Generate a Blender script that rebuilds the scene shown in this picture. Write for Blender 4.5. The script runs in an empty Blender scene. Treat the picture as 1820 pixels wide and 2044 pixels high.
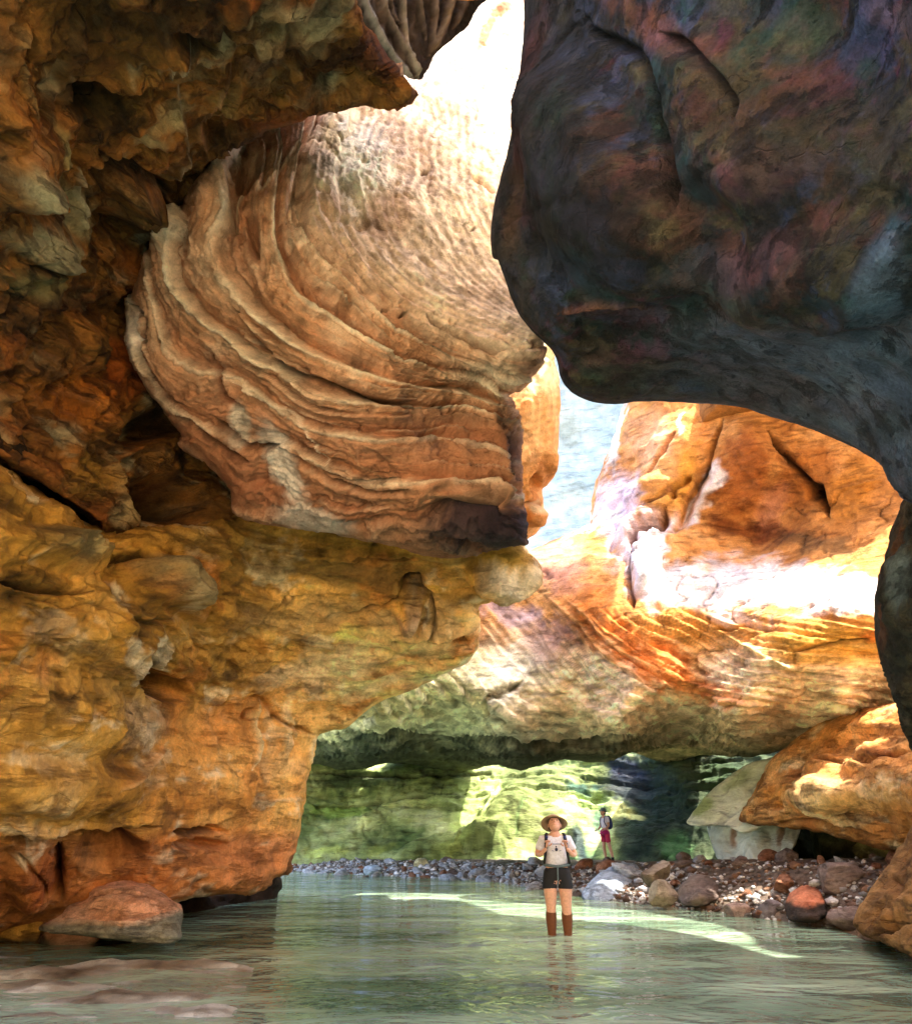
import bpy, bmesh, math, random
import numpy as np
from mathutils import Vector, Matrix

# ------------------------------------------------------------------ camera, light, exposure
SC = bpy.context.scene
COL = SC.collection
CAM_Z = 1.4
PITCH = math.radians(24.2)
FPX, CX, CY = 1400.0, 910.0, 1022.0          # focal length and centre in picture units (1820 x 2044)
cam_d = bpy.data.cameras.new("camera"); cam = bpy.data.objects.new("camera", cam_d); COL.objects.link(cam)
cam.location = (0, 0, CAM_Z); cam.rotation_euler = (math.pi/2 + PITCH, 0, 0)
cam_d.sensor_fit = 'HORIZONTAL'; cam_d.sensor_width = 36; cam_d.lens = 36*FPX/1820
cam_d.clip_start = 0.05; cam_d.clip_end = 2000
SC.camera = cam

SUN_DIR = Vector((0.36, -0.28, 0.89)).normalized()      # towards the sun
sun_el = math.asin(SUN_DIR.z); sun_az = math.atan2(SUN_DIR.x, SUN_DIR.y)
W = bpy.data.worlds.new("World"); SC.world = W; W.use_nodes = True
nt = W.node_tree; bg = nt.nodes["Background"]
sky = nt.nodes.new("ShaderNodeTexSky"); sky.sky_type = 'NISHITA'; sky.sun_disc = False
sky.sun_elevation = sun_el; sky.sun_rotation = sun_az
sky.dust_density = 3.0; sky.air_density = 0.8; sky.ozone_density = 0.6
nt.links.new(sky.outputs[0], bg.inputs[0]); bg.inputs[1].default_value = 0.15
sd = bpy.data.lights.new("sun", 'SUN'); sd.energy = 2.0; sd.angle = math.radians(0.5); sd.color = (1, 0.93, 0.82)
so = bpy.data.objects.new("sun", sd); COL.objects.link(so)
so.rotation_euler = SUN_DIR.to_track_quat('Z', 'Y').to_euler(); so.location = (0, 0, 40)
SC.view_settings.view_transform = 'Standard'; SC.view_settings.look = 'None'
SC.view_settings.exposure = 3.4; SC.view_settings.gamma = 1.0; SC.view_settings.use_curve_mapping = False
SC.cycles.use_denoising = True; SC.cycles.max_bounces = 7; SC.cycles.diffuse_bounces = 5
SC.cycles.glossy_bounces = 3; SC.cycles.caustics_reflective = False; SC.cycles.caustics_refractive = False
SC.cycles.sample_clamp_indirect = 8

# ------------------------------------------------------------------ maths helpers
cp, sp_ = math.cos(PITCH), math.sin(PITCH)
def rays(X, Y):
    X = np.asarray(X, float); Y = np.asarray(Y, float)
    r = X-CX; u = -(Y-CY)
    d = np.stack([r, FPX*cp - u*sp_, FPX*sp_ + u*cp], -1)
    return d/np.linalg.norm(d, axis=-1, keepdims=True)
def P3(x, y, r): return np.array([0, 0, CAM_Z]) + rays(x, y)*r
def ground_pt(x, y, z=0.0):
    d = rays(x, y); t = (z-CAM_Z)/d[..., 2]
    return np.array([0, 0, CAM_Z]) + d*t[..., None] if np.ndim(t) else np.array([0, 0, CAM_Z]) + d*t

_rng = np.random.default_rng(7)
_perm = np.concatenate([_rng.permutation(256)]*3)
_g = _rng.normal(size=(256, 3)); _g /= np.linalg.norm(_g, axis=1)[:, None]
_g = _g.astype(np.float32)
def pn(p):
    p = np.asarray(p, np.float32)
    i = np.floor(p).astype(np.int32); f = p-i; i &= 255
    w = f*f*f*(f*(f*6-15)+10)
    out = 0
    for a in (0, 1):
        wa = w[:, 0] if a else 1-w[:, 0]
        ha = _perm[(i[:, 0]+a) & 255]
        for b in (0, 1):
            wb = w[:, 1] if b else 1-w[:, 1]
            hb = _perm[(ha+i[:, 1]+b) & 255]
            for c in (0, 1):
                wc = w[:, 2] if c else 1-w[:, 2]
                g = _g[_perm[(hb+i[:, 2]+c) & 255]]
                out = out + wa*wb*wc*((f[:, 0]-a)*g[:, 0]+(f[:, 1]-b)*g[:, 1]+(f[:, 2]-c)*g[:, 2])
    return out*1.6
def fbm(p, octv=4, gain=0.5, ridged=False, off=0.0):
    p = np.asarray(p, np.float32)+off; a = 1.0; s = 0; t = 0
    for k in range(octv):
        n = pn(p)
        if ridged: n = 1-2*np.abs(n)
        s = s+a*n; t += a; a *= gain; p = p*2.03+17.3
    return s/t
def sstep(a, b, x):
    t = np.clip((x-a)/(b-a), 0, 1); return t*t*(3-2*t)
def lin(h, k=1.0):
    if isinstance(h, str):
        h = h.lstrip('#'); c = np.array([int(h[i:i+2], 16)/255 for i in (0, 2, 4)])
    else: c = np.array(h, float)
    return np.where(c <= .04045, c/12.92, ((c+.055)/1.055)**2.4)*k

def tps_fit(pts, vals, lam=1e-3):
    P = np.asarray(pts, float)/500.; n = len(P)
    d = np.linalg.norm(P[:, None]-P[None], axis=-1)
    K = np.where(d > 0, d*d*np.log(d+1e-12), 0)+lam*np.eye(n)
    Q = np.hstack([np.ones((n, 1)), P])
    A = np.block([[K, Q], [Q.T, np.zeros((3, 3))]])
    w = np.linalg.solve(A, np.concatenate([vals, np.zeros(3)]))
    return P, w
def tps_eval(m, X, Y):
    P, w = m; X = X/500.; Y = Y/500.; n = len(P)
    s = w[n]+w[n+1]*X+w[n+2]*Y
    for k in range(n):
        d2 = (X-P[k, 0])**2+(Y-P[k, 1])**2+1e-12
        s = s+w[k]*0.5*d2*np.log(d2)
    return s

def smooth_poly(pts, sub=5, jit=0.0, seed=0):
    P = np.asarray(pts, float); n = len(P); out = []
    for i in range(n):
        p0, p1, p2, p3 = P[i-1], P[i], P[(i+1) % n], P[(i+2) % n]
        L = np.linalg.norm(p2-p1)
        for k in range(sub):
            t = k/sub
            if L > 160: out.append(p1+(p2-p1)*t); continue
            out.append(0.5*((2*p1)+(-p0+p2)*t+(2*p0-5*p1+4*p2-p3)*t*t+(-p0+3*p1-3*p2+p3)*t**3))
    out = np.array(out)
    if jit:
        q = np.column_stack([out/14., np.full(len(out), seed*3.7)])
        out = out+jit*np.column_stack([fbm(q, 3), fbm(q+50, 3)])
    return out
def line_dist(X, Y, pts):
    """distance to a polyline, and parameter 0..1 along it"""
    P = np.asarray(pts, float); best = np.full(X.shape, 1e9); par = np.zeros(X.shape)
    seg = np.linalg.norm(np.diff(P[:, :2], axis=0), axis=1); acc = np.concatenate([[0], np.cumsum(seg)]); T = acc[-1]
    side = np.zeros(X.shape)
    for k in range(len(P)-1):
        ax, ay = P[k, 0], P[k, 1]; dx, dy = P[k+1, 0]-ax, P[k+1, 1]-ay
        L2 = dx*dx+dy*dy+1e-9
        t = np.clip(((X-ax)*dx+(Y-ay)*dy)/L2, 0, 1)
        ex, ey = X-ax-t*dx, Y-ay-t*dy
        d = np.sqrt(ex*ex+ey*ey); m = d < best
        best = np.where(m, d, best); par = np.where(m, (acc[k]+t*seg[k])/T, par)
        side = np.where(m, np.sign(dx*ey-dy*ex), side)
    return best, par, side
def catmull(pts, sub=4):
    P = np.asarray(pts, float); n = len(P)
    if n < 3: return P
    out = []
    for i in range(n-1):
        p0, p1, p2, p3 = P[max(i-1, 0)], P[i], P[i+1], P[min(i+2, n-1)]
        for k in range(sub):
            t = k/sub
            out.append(0.5*((2*p1)+(-p0+p2)*t+(2*p0-5*p1+4*p2-p3)*t*t+(-p0+3*p1-3*p2+p3)*t**3))
    out.append(P[-1]); return np.array(out)

def ramp(v, stops):
    xs = np.array([s[0] for s in stops]); cs = np.array([lin(s[1]) if isinstance(s[1], str) else s[1] for s in stops])
    return np.stack([np.interp(v, xs, cs[:, k]) for k in range(3)], -1)
def mix(a, b, t): return a+(b-a)*t[:, None]

# ------------------------------------------------------------------ materials
def new_mat(name):
    m = bpy.data.materials.new(name); m.use_nodes = True
    return m, m.node_tree, m.node_tree.nodes["Principled BSDF"]
def rock_mat(name, scale=1.0, bump=1.0, var=0.35, rough=0.9, stretch=(1, 1, 1), spec=0.25, bed=(.7, .7, 3.2), sstreak=1.0):
    m, t, b = new_mat(name); N = t.nodes; L = t.links
    at = N.new("ShaderNodeAttribute"); at.attribute_name = "Col"
    tc = N.new("ShaderNodeTexCoord"); mp = N.new("ShaderNodeMapping"); mp.inputs['Scale'].default_value = stretch
    L.new(tc.outputs['Object'], mp.inputs[0])
    def noise(sc, det, rgh=0.6):
        n = N.new("ShaderNodeTexNoise"); n.inputs['Scale'].default_value = sc*scale; n.inputs['Detail'].default_value = det
        n.inputs['Roughness'].default_value = rgh; L.new(mp.outputs[0], n.inputs['Vector']); return n
    def mul(a, b_, op='MULTIPLY'):
        q = N.new("ShaderNodeMath"); q.operation = op
        for i, s in enumerate((a, b_)):
            if isinstance(s, (int, float)): q.inputs[i].default_value = s
            else: L.new(s, q.inputs[i])
        return q.outputs[0]
    n1 = noise(3.0, 8, .62); n2 = noise(22.0, 6, .7); n3 = noise(110.0, 3, .7)
    mr = N.new("ShaderNodeMapRange"); L.new(n1.outputs[0], mr.inputs[0])
    mr.inputs[1].default_value = .3; mr.inputs[2].default_value = .7; mr.inputs[3].default_value = 1-var; mr.inputs[4].default_value = 1+var
    mr2 = N.new("ShaderNodeMapRange"); L.new(n2.outputs[0], mr2.inputs[0])
    mr2.inputs[1].default_value = .3; mr2.inputs[2].default_value = .7; mr2.inputs[3].default_value = 1-var*.8; mr2.inputs[4].default_value = 1+var*.8
    k = mul(mr.outputs[0], mr2.outputs[0])
    vm = N.new("ShaderNodeVectorMath"); vm.operation = 'SCALE'; L.new(at.outputs['Color'], vm.inputs[0]); L.new(k, vm.inputs['Scale'])
    # bedding-parallel mineral streaks: bleached and iron-dark
    mp2 = N.new("ShaderNodeMapping"); mp2.inputs['Scale'].default_value = bed; L.new(tc.outputs['Object'], mp2.inputs[0])
    def streak(sc, lo, hi, seed, dist=.3):
        n = N.new("ShaderNodeTexNoise"); n.noise_dimensions = '4D'; n.inputs['W'].default_value = seed; n.inputs['Scale'].default_value = sc*scale; n.inputs['Detail'].default_value = 9; n.inputs['Roughness'].default_value = .68
        n.inputs['Distortion'].default_value = dist; L.new(mp2.outputs[0], n.inputs['Vector'])
        r = N.new("ShaderNodeMapRange"); r.inputs[1].default_value = lo; r.inputs[2].default_value = hi; L.new(n.outputs[0], r.inputs[0]); return r.outputs[0]
    sA = streak(1.3, .52, .68, 1.7); sB = streak(1.9, .47, .36, 5.2); sC = None
    ln = N.new("ShaderNodeTexNoise"); ln.noise_dimensions = '4D'; ln.inputs['W'].default_value = 3.3; ln.inputs['Scale'].default_value = .9*scale; ln.inputs['Detail'].default_value = 5; ln.inputs['Distortion'].default_value = .15; L.new(mp2.outputs[0], ln.inputs['Vector'])
    cr = N.new("ShaderNodeMapRange"); cr.inputs[1].default_value = .0; cr.inputs[2].default_value = .008; cr.inputs[3].default_value = 1; cr.inputs[4].default_value = 0
    L.new(mul(mul(ln.outputs[0], .5, 'SUBTRACT'), 0, 'ADD'), cr.inputs[0])
    ab = N.new("ShaderNodeMath"); ab.operation = 'ABSOLUTE'; L.new(mul(ln.outputs[0], .5, 'SUBTRACT'), ab.inputs[0]); L.new(ab.outputs[0], cr.inputs[0])
    crk = mul(cr.outputs[0], sstreak)
    def mixc(fac, a_, scale_, add, amount):
        v = N.new("ShaderNodeVectorMath"); v.operation = 'MULTIPLY_ADD'; L.new(a_, v.inputs[0]); v.inputs[1].default_value = scale_; v.inputs[2].default_value = add
        m_ = N.new("ShaderNodeMix"); m_.data_type = 'RGBA'; L.new(mul(fac, amount), m_.inputs[0]); L.new(a_, m_.inputs[6]); L.new(v.outputs[0], m_.inputs[7]); return m_.outputs[2]
    c0 = mixc(sA, vm.outputs[0], (1.35, 1.4, 1.4), (.05, .045, .035), .75*sstreak)
    c0 = mixc(sB, c0, (.42, .36, .3), (0, 0, 0), .75*sstreak)
    c0 = mixc(crk, c0, (.45, .38, .32), (0, 0, 0), .32)
    L.new(c0, b.inputs['Base Color'])
    h = mul(mul(n1.outputs[0], 0.05/scale), mul(mul(n2.outputs[0], 0.022/scale), mul(n3.outputs[0], 0.006/scale), 'ADD'), 'ADD')
    h = mul(h, mul(mul(sA, .02/scale), mul(mul(sB, -.04/scale), mul(crk, -.02/scale), 'ADD'), 'ADD'), 'ADD')
    bp = N.new("ShaderNodeBump"); bp.inputs['Strength'].default_value = 0.8*bump; bp.inputs['Distance'].default_value = 1.0
    L.new(h, bp.inputs['Height']); L.new(bp.outputs[0], b.inputs['Normal'])
    b.inputs['Roughness'].default_value = rough; b.inputs['Specular IOR Level'].default_value = spec
    return m
MAT_ROCK = rock_mat("sandstone", 1.0, 1.5, 0.38)
MAT_GOLD = rock_mat("golden_sandstone", 1.0, 1.2, 0.30, sstreak=.55)
MAT_FIN = rock_mat("swirled_sandstone", 1.6, 1.2, 0.24, bed=(1, 1, 1), sstreak=.45)
MAT_DARK = rock_mat("dark_sandstone", 1.9, 1.9, 0.5, 0.92, spec=0.25, bed=(1, 1, 1.6), sstreak=.5)  # matte dark rock; its tones come from the vertex colours
MAT_STREAK = rock_mat("streaked_sandstone", 0.8, 0.8, 0.3, 0.85, stretch=(0.6, 0.6, 2.2))
MAT_FAR = rock_mat("far_sandstone", 0.5, 0.8, 0.15, sstreak=.25)

def tag(o, label=None, cat=None, group=None, kind=None):
    if label: o['label'] = label
    if cat: o['category'] = cat
    if group: o['group'] = group
    if kind: o['kind'] = kind
    return o

def mesh_from_arrays(name, V, F, mat, col=None, smooth=True, extra_ngons=None):
    me = bpy.data.meshes.new(name)
    nF = len(F); loops = F.reshape(-1); starts = np.arange(nF)*F.shape[1]; tot = np.full(nF, F.shape[1])
    if extra_ngons:
        for g in extra_ngons:
            starts = np.append(starts, len(loops)); tot = np.append(tot, len(g)); loops = np.concatenate([loops, g])
    me.vertices.add(len(V)); me.vertices.foreach_set("co", np.asarray(V, np.float32).ravel())
    me.loops.add(len(loops)); me.loops.foreach_set("vertex_index", loops.astype(np.int32))
    me.polygons.add(len(starts)); me.polygons.foreach_set("loop_start", starts.astype(np.int32)); me.polygons.foreach_set("loop_total", tot.astype(np.int32))
    me.update(calc_edges=True); me.validate()
    if smooth: me.polygons.foreach_set("use_smooth", np.ones(len(me.polygons), bool))
    if col is not None and len(me.vertices) == len(V):
        a = me.color_attributes.new("Col", 'FLOAT_COLOR', 'POINT')
        c = np.ones((len(V), 4), np.float32); c[:, :3] = np.clip(col, 0.002, 0.95); a.data.foreach_set("color", c.ravel())
    me.materials.append(mat)
    return me
def vnormals(V, F):
    a = V[F[:, 2]]-V[F[:, 0]]; b = V[F[:, 3]]-V[F[:, 1]]; n = np.cross(a, b)
    out = np.zeros_like(V)
    for k in range(4):
        for c in range(3): out[:, c] += np.bincount(F[:, k], n[:, c], len(V))
    return out/(np.linalg.norm(out, axis=1, keepdims=True)+1e-12)

# ------------------------------------------------------------------ rock mass builder
# outline and relief are read off the photograph, then laid out at real distances (metres from the viewer) and given a closed body
def mass(name, poly, depth, mat, g=3.5, round_w=60, round_d=0.8, thick=3.0, bumps=(), strokes=(), strata=None, noise=(0.12, 1.2),
         fine=(0.03, 6.0), height_fn=None, palette=None, pal_scale=0.8, blobs=(), color_fn=None, jit=4, seed=1, cracks=(.07, .9), hues=None, stretch=(1, 1, 1), spread=0.0,
         label=None, cat=None, kind='structure', group=None, warp=14, ridged=0.0, dens=(-10, 1830, -10, 2054)):
    sp = smooth_poly(poly, 5, jit, seed)
    x0, y0 = sp.min(0)-g; x1, y1 = sp.max(0)+g
    def axis(a, b, lo, hi):
        out = []
        v = a
        while v < b:
            out.append(v); v += g if lo < v < hi else max(g*3, 10)
        out.append(v); return np.array(out)
    xs = axis(x0, x1, dens[0], dens[1]); ys = axis(y0, y1, dens[2], dens[3])
    nx, ny = len(xs), len(ys)
    cxs = (xs[:-1]+xs[1:])/2; cys = (ys[:-1]+ys[1:])/2
    ins = np.zeros((ny-1, nx-1), bool)
    A = sp; B = np.roll(sp, -1, 0)
    for j, yy in enumerate(cys):
        m = (A[:, 1] > yy) != (B[:, 1] > yy)
        if m.any():
            xc = A[m, 0]+(yy-A[m, 1])*(B[m, 0]-A[m, 0])/(B[m, 1]-A[m, 1])
            ins[j] = (np.searchsorted(np.sort(xc), cxs) % 2) == 1
    jj, ii = np.nonzero(ins)
    vid = lambda j, i: j*nx+i
    F = np.stack([vid(jj+1, ii), vid(jj+1, ii+1), vid(jj, ii+1), vid(jj, ii)], 1)
    used, inv = np.unique(F, return_inverse=True); F = inv.reshape(F.shape)
    X = xs[used % nx].astype(float); Y = ys[used // nx].astype(float)
    # boundary edges
    e = np.concatenate([F[:, [0, 1]], F[:, [1, 2]], F[:, [2, 3]], F[:, [3, 0]]]); key = np.sort(e, 1); kk = key[:, 0].astype(np.int64)*len(X)+key[:, 1]
    u, idx, cnt = np.unique(kk, return_index=True, return_counts=True); be = e[idx[cnt == 1]]
    bv = np.unique(be)
    # snap boundary vertices to the outline
    bx, by = X[bv], Y[bv]; best = np.full(len(bv), 1e9); sx = bx.copy(); sy = by.copy()
    for k in range(len(A)):
        dx, dy = B[k]-A[k]; L2 = dx*dx+dy*dy+1e-9
        t = np.clip(((bx-A[k, 0])*dx+(by-A[k, 1])*dy)/L2, 0, 1); qx = A[k, 0]+t*dx; qy = A[k, 1]+t*dy
        d = (bx-qx)**2+(by-qy)**2; m = d < best; best[m] = d[m]; sx[m] = qx[m]; sy[m] = qy[m]
    ok = best < (3*g)**2
    X[bv[ok]] = sx[ok]; Y[bv[ok]] = sy[ok]
    # distance to the outline (coarse grid, interpolated)
    gx = np.arange(x0-12, x1+24, 10.0); gy = np.arange(y0-12, y1+24, 10.0); GX, GY = np.meshgrid(gx, gy)
    closed = np.vstack([np.asarray(poly, float), np.asarray(poly, float)[:1]])
    D, _, _ = line_dist(GX.ravel(), GY.ravel(), closed); D = D.reshape(GX.shape)
    fx = (X-gx[0])/10; fy = (Y-gy[0])/10; i0 = fx.astype(int); j0 = fy.astype(int); fx -= i0; fy -= j0
    de = (D[j0, i0]*(1-fx)+D[j0, i0+1]*fx)*(1-fy)+(D[j0+1, i0]*(1-fx)+D[j0+1, i0+1]*fx)*fy
    de[bv] = 0
    dc = np.array(depth, float)
    r = tps_eval(tps_fit(dc[:, :2], dc[:, 2]), X, Y)
    t = np.clip(de/round_w, 0, 1)
    r = r+round_d*(1-np.sqrt(np.clip(1-(1-t)**2, 0, 1)))
    V = np.array([0, 0, CAM_Z])+rays(X, Y)*r[:, None]
    # warped picture-plane coordinates keep strokes and blobs from looking ruled
    q = V*np.array([1.0, 1.0, 1.0]) + seed*11.3
    wx = fbm(q*1.7, 3)*warp; wy = fbm(q*1.7+33, 3)*warp
    XW, YW = X+wx, Y+wy
    s = None
    if strata is not None:
        pts = []; vals = []
        for val, c in strata:
            c = catmull(c, 3)
            c = c[::2] if len(c) > 14 else c
            for p in c: pts.append(p); vals.append(val)
        s = tps_eval(tps_fit(pts, np.array(vals, float), 2e-3), X+wx*.25, Y+wy*.25)
    st = np.array(stretch)
    nA = fbm(q*noise[1]*st, 5, .5); nF_ = fbm(q*fine[1]*st, 4, .6)
    h = noise[0]*nA+fine[0]*nF_
    if ridged: h = h+ridged*fbm(q*noise[1]*2.2*st+9, 4, .5, ridged=True)
    if cracks[0]:
        qq = q+.35*np.column_stack([fbm(q*1.1+70, 3), fbm(q*1.1+80, 3), fbm(q*1.1+90, 3)])
        mk_ = sstep(-.15, .35, fbm(q*.45+4, 2)); ck = np.exp(-(pn(qq*cracks[1]*np.array([1, 1, 1.6])+31)/.035)**2)*mk_+.5*np.exp(-(pn(qq*cracks[1]*2.3+61)/.06)**2)*sstep(0, .4, fbm(q*.8+14, 2))
        h = h-cracks[0]*ck
        pl = fbm(q*cracks[1]*1.5+41, 2)*4; h = h+cracks[0]*.9*(np.floor(pl)+sstep(.75, 1, pl-np.floor(pl)))/2
    else: ck = np.zeros(len(X))
    for (bx_, by_, rx, ry, ang, hh) in bumps:
        ca, sa = math.cos(math.radians(ang)), math.sin(math.radians(ang))
        dx, dy = XW-bx_, YW-by_; a = (dx*ca+dy*sa)/rx; b = (-dx*sa+dy*ca)/ry
        h = h+hh*(1-sstep(0.35, 1.15, np.sqrt(a*a+b*b)))
    if height_fn is not None: h = h+height_fn(dict(X=X, Y=Y, XW=XW, YW=YW, V=V, s=s, de=de, nA=nA, nF=nF_, q=q))
    pn_ = palette or [(-1, '#5a3a1a'), (1, '#b07030')]
    nC = fbm(q*pal_scale*st+5.5, 5, .55)+0.25*nF_
    col = ramp(nC, pn_)
    info = dict(X=X, Y=Y, XW=XW, YW=YW, V=V, s=s, de=de, nA=nA, nF=nF_, nC=nC, q=q, h=h)
    if hues:
        hw = fbm(q*np.array([.55, .55, .9])+71, 5, .6); hw2 = fbm(q*np.array([.8, .8, 1.6])+81, 5, .62); hw3 = fbm(q*np.array([1.6, 1.6, 2.4])+91, 5, .65)
    if color_fn is not None: col = color_fn(col, info)
    if hues:
        v_ = np.clip(1+.5*nF_, .5, 1.5)[:, None]
        col = mix(col, lin(hues[0])[None]*v_, sstep(.12, .30, hw2)*.62); col = mix(col, lin(hues[1])[None]*v_, sstep(.10, .34, hw)*.6); col = mix(col, lin(hues[2])[None]*v_, sstep(.16, .36, hw3)*.7)
    for (bx_, by_, rx, ry, ang, c, a0) in blobs:
        ca, sa = math.cos(math.radians(ang)), math.sin(math.radians(ang))
        dx, dy = XW+wx*.8-bx_, YW+wy*.8-by_; a = (dx*ca+dy*sa)/rx; b = (-dx*sa+dy*ca)/ry
        w = (1-sstep(0.45, 1.15, np.sqrt(a*a+b*b)+0.28*nF_+.25*nC))*a0
        col = mix(col, lin(c)[None]*np.clip(1+.55*nC+.35*nF_, .4, 1.7)[:, None], w)
    for stv in strokes:
        pts, wd, hh, c, a0 = stv[:5]; onesided = stv[5] if len(stv) > 5 else 0
        pc = catmull(pts, 4); pad = wd*4+warp
        m = (X > pc[:, 0].min()-pad) & (X < pc[:, 0].max()+pad) & (Y > pc[:, 1].min()-pad) & (Y < pc[:, 1].max()+pad)
        if not m.any(): continue
        rough_ = 1+0.5*nF_[m]+.4*nC[m]
        d, par, side = line_dist(X[m]+wx[m]*.35+nF_[m]*wd*.6, Y[m]+wy[m]*.35+nA[m]*wd*.6, pc)
        taper = np.clip(np.minimum(par, 1-par)*6, 0.12, 1)
        x_ = d/(wd*taper*np.clip(rough_, .35, 2))
        prof = np.exp(-x_**2)
        if onesided: # a step: one side drops
            prof = np.where(side*onesided > 0, np.exp(-(x_*.35)**2), np.exp(-(x_*2.0)**2))
        h[m] = h[m]+hh*prof*np.clip(taper*1.5, 0, 1)
        if c is not None:
            w = np.clip(np.exp(-(x_*0.9)**2), 0, 1)*a0; col[m] = mix(col[m], col[m]*0+lin(c), w)
    h = h*(0.25+0.75*sstep(0, 22, de))
    col = col*(1-.45*np.clip(ck, 0, 1))[:, None]
    n = vnormals(V, F); rd = rays(X, Y)
    flip = np.sign(-(n*rd).sum(1).mean()); n = n*flip
    V = V+n*h[:, None]
    # closed body: rings run back from the outline
    rb = rays(X[bv], Y[bv]); cen = V.mean(0); remap = -np.ones(len(V), int); remap[bv] = np.arange(len(bv)); nb = len(bv)
    allV = [V]; allC = [col]; faces = [F]; prev = bv; prev_map = lambda q: q
    base = len(V); Vb = V[bv]; ring_prev = bv.copy()
    ia, ib = remap[be[:, 0]], remap[be[:, 1]]; ev = Vb[ib]-Vb[ia]; inn = np.cross(-rb[ia], ev)
    out_dir = np.zeros_like(Vb)
    for c_ in range(3): out_dir[:, c_] = -(np.bincount(ia, inn[:, c_], nb)+np.bincount(ib, inn[:, c_], nb))
    for _ in range(12):
        sm = out_dir*1.0
        for c_ in range(3): sm[:, c_] += np.bincount(ia, out_dir[ib, c_], nb)+np.bincount(ib, out_dir[ia, c_], nb)
        out_dir = sm/(np.linalg.norm(sm, axis=1, keepdims=True)+1e-9)
    for kfrac, shr in ((0.12, 0.10), (0.35, 0.22), (1.0, 0.5)):
        nv = Vb+rb*(thick*kfrac)+out_dir*(spread*kfrac-shr*thick*0.35)
        nv = nv+0.10*thick*kfrac*np.column_stack([fbm(nv*.9+3, 3), fbm(nv*.9+13, 3), fbm(nv*.9+23, 3)])
        ids = np.arange(nb)+base
        a, b = be[:, 0], be[:, 1]
        pa, pb = ring_prev[remap[a]], ring_prev[remap[b]]; na, nb_ = ids[remap[a]], ids[remap[b]]
        faces.append(np.stack([pb, pa, na, nb_], 1)); allV.append(nv); allC.append(col[bv]); base += nb; ring_prev = ids
    # coarse back sheet
    K = 6; full = np.zeros((ny, nx), bool); okc = ins[:(ny-1)//K*K, :(nx-1)//K*K].reshape((ny-1)//K, K, (nx-1)//K, K).all((1, 3))
    lut = -np.ones(nx*ny, int); lut[used] = np.arange(len(used)); bj, bi = np.nonzero(okc)
    if len(bj):
        Q = np.stack([lut[(bj*K)*nx+bi*K], lut[(bj*K)*nx+(bi+1)*K], lut[((bj+1)*K)*nx+(bi+1)*K], lut[((bj+1)*K)*nx+bi*K]], 1)
        uq, iq = np.unique(Q, return_inverse=True)
        allV.append(V[uq]+rd[uq]*thick*.85); allC.append(col[uq]); faces.append(iq.reshape(Q.shape)+base); base += len(uq)
    ngons = None
    me = mesh_from_arrays(name, np.vstack(allV), np.vstack(faces), mat, np.vstack(allC), True, ngons)
    o = bpy.data.objects.new(name, me); COL.objects.link(o)
    tag(o, label, cat, group, kind)
    # move the origin to the rock's middle
    c = Vector(cen); me.transform(Matrix.Translation(-c)); o.location = c
    return o

# ------------------------------------------------------------------ the setting: canyon rock
# 1 the hanging, swirled fin of sandstone
FIN_STRATA = [
 (9, [(1010, 60), (985, 200), (960, 330), (985, 460), (1035, 560)]),
 (8, [(840, 215), (825, 340), (850, 450), (925, 560), (1060, 645)]),
 (7, [(690, 225), (670, 350), (690, 470), (760, 560), (850, 620), (950, 665), (1090, 690)]),
 (6, [(600, 270), (588, 340), (590, 410), (612, 480), (660, 535), (720, 590), (790, 660), (880, 700), (960, 740), (1030, 775)]),
 (5, [(565, 300), (548, 400), (545, 450), (555, 505), (575, 560), (600, 592), (655, 628), (710, 665), (785, 704), (875, 735), (960, 770), (1020, 800)]),
 (4, [(440, 330), (445, 420), (425, 460), (435, 520), (462, 576), (508, 628), (580, 684), (630, 709), (706, 735), (809, 770), (910, 785), (1000, 815)]),
 (3, [(345, 440), (340, 500), (345, 560), (390, 627), (437, 668), (508, 719), (600, 765), (706, 798), (834, 806), (960, 812), (1035, 850)]),
 (2, [(290, 535), (295, 600), (325, 690), (390, 745), (446, 755), (508, 796), (580, 836), (680, 872), (834, 877), (990, 903), (1042, 925)]),
 (1, [(255, 600), (265, 690), (310, 790), (350, 826), (410, 862), (488, 882), (550, 885), (620, 903), (672, 943), (732, 969), (885, 958), (1045, 970)]),
 (0, [(250, 720), (300, 830), (360, 885), (437, 950), (468, 1010), (560, 1040), (650, 1066), (834, 1050), (960, 1060), (1050, 1082)]),
]
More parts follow.
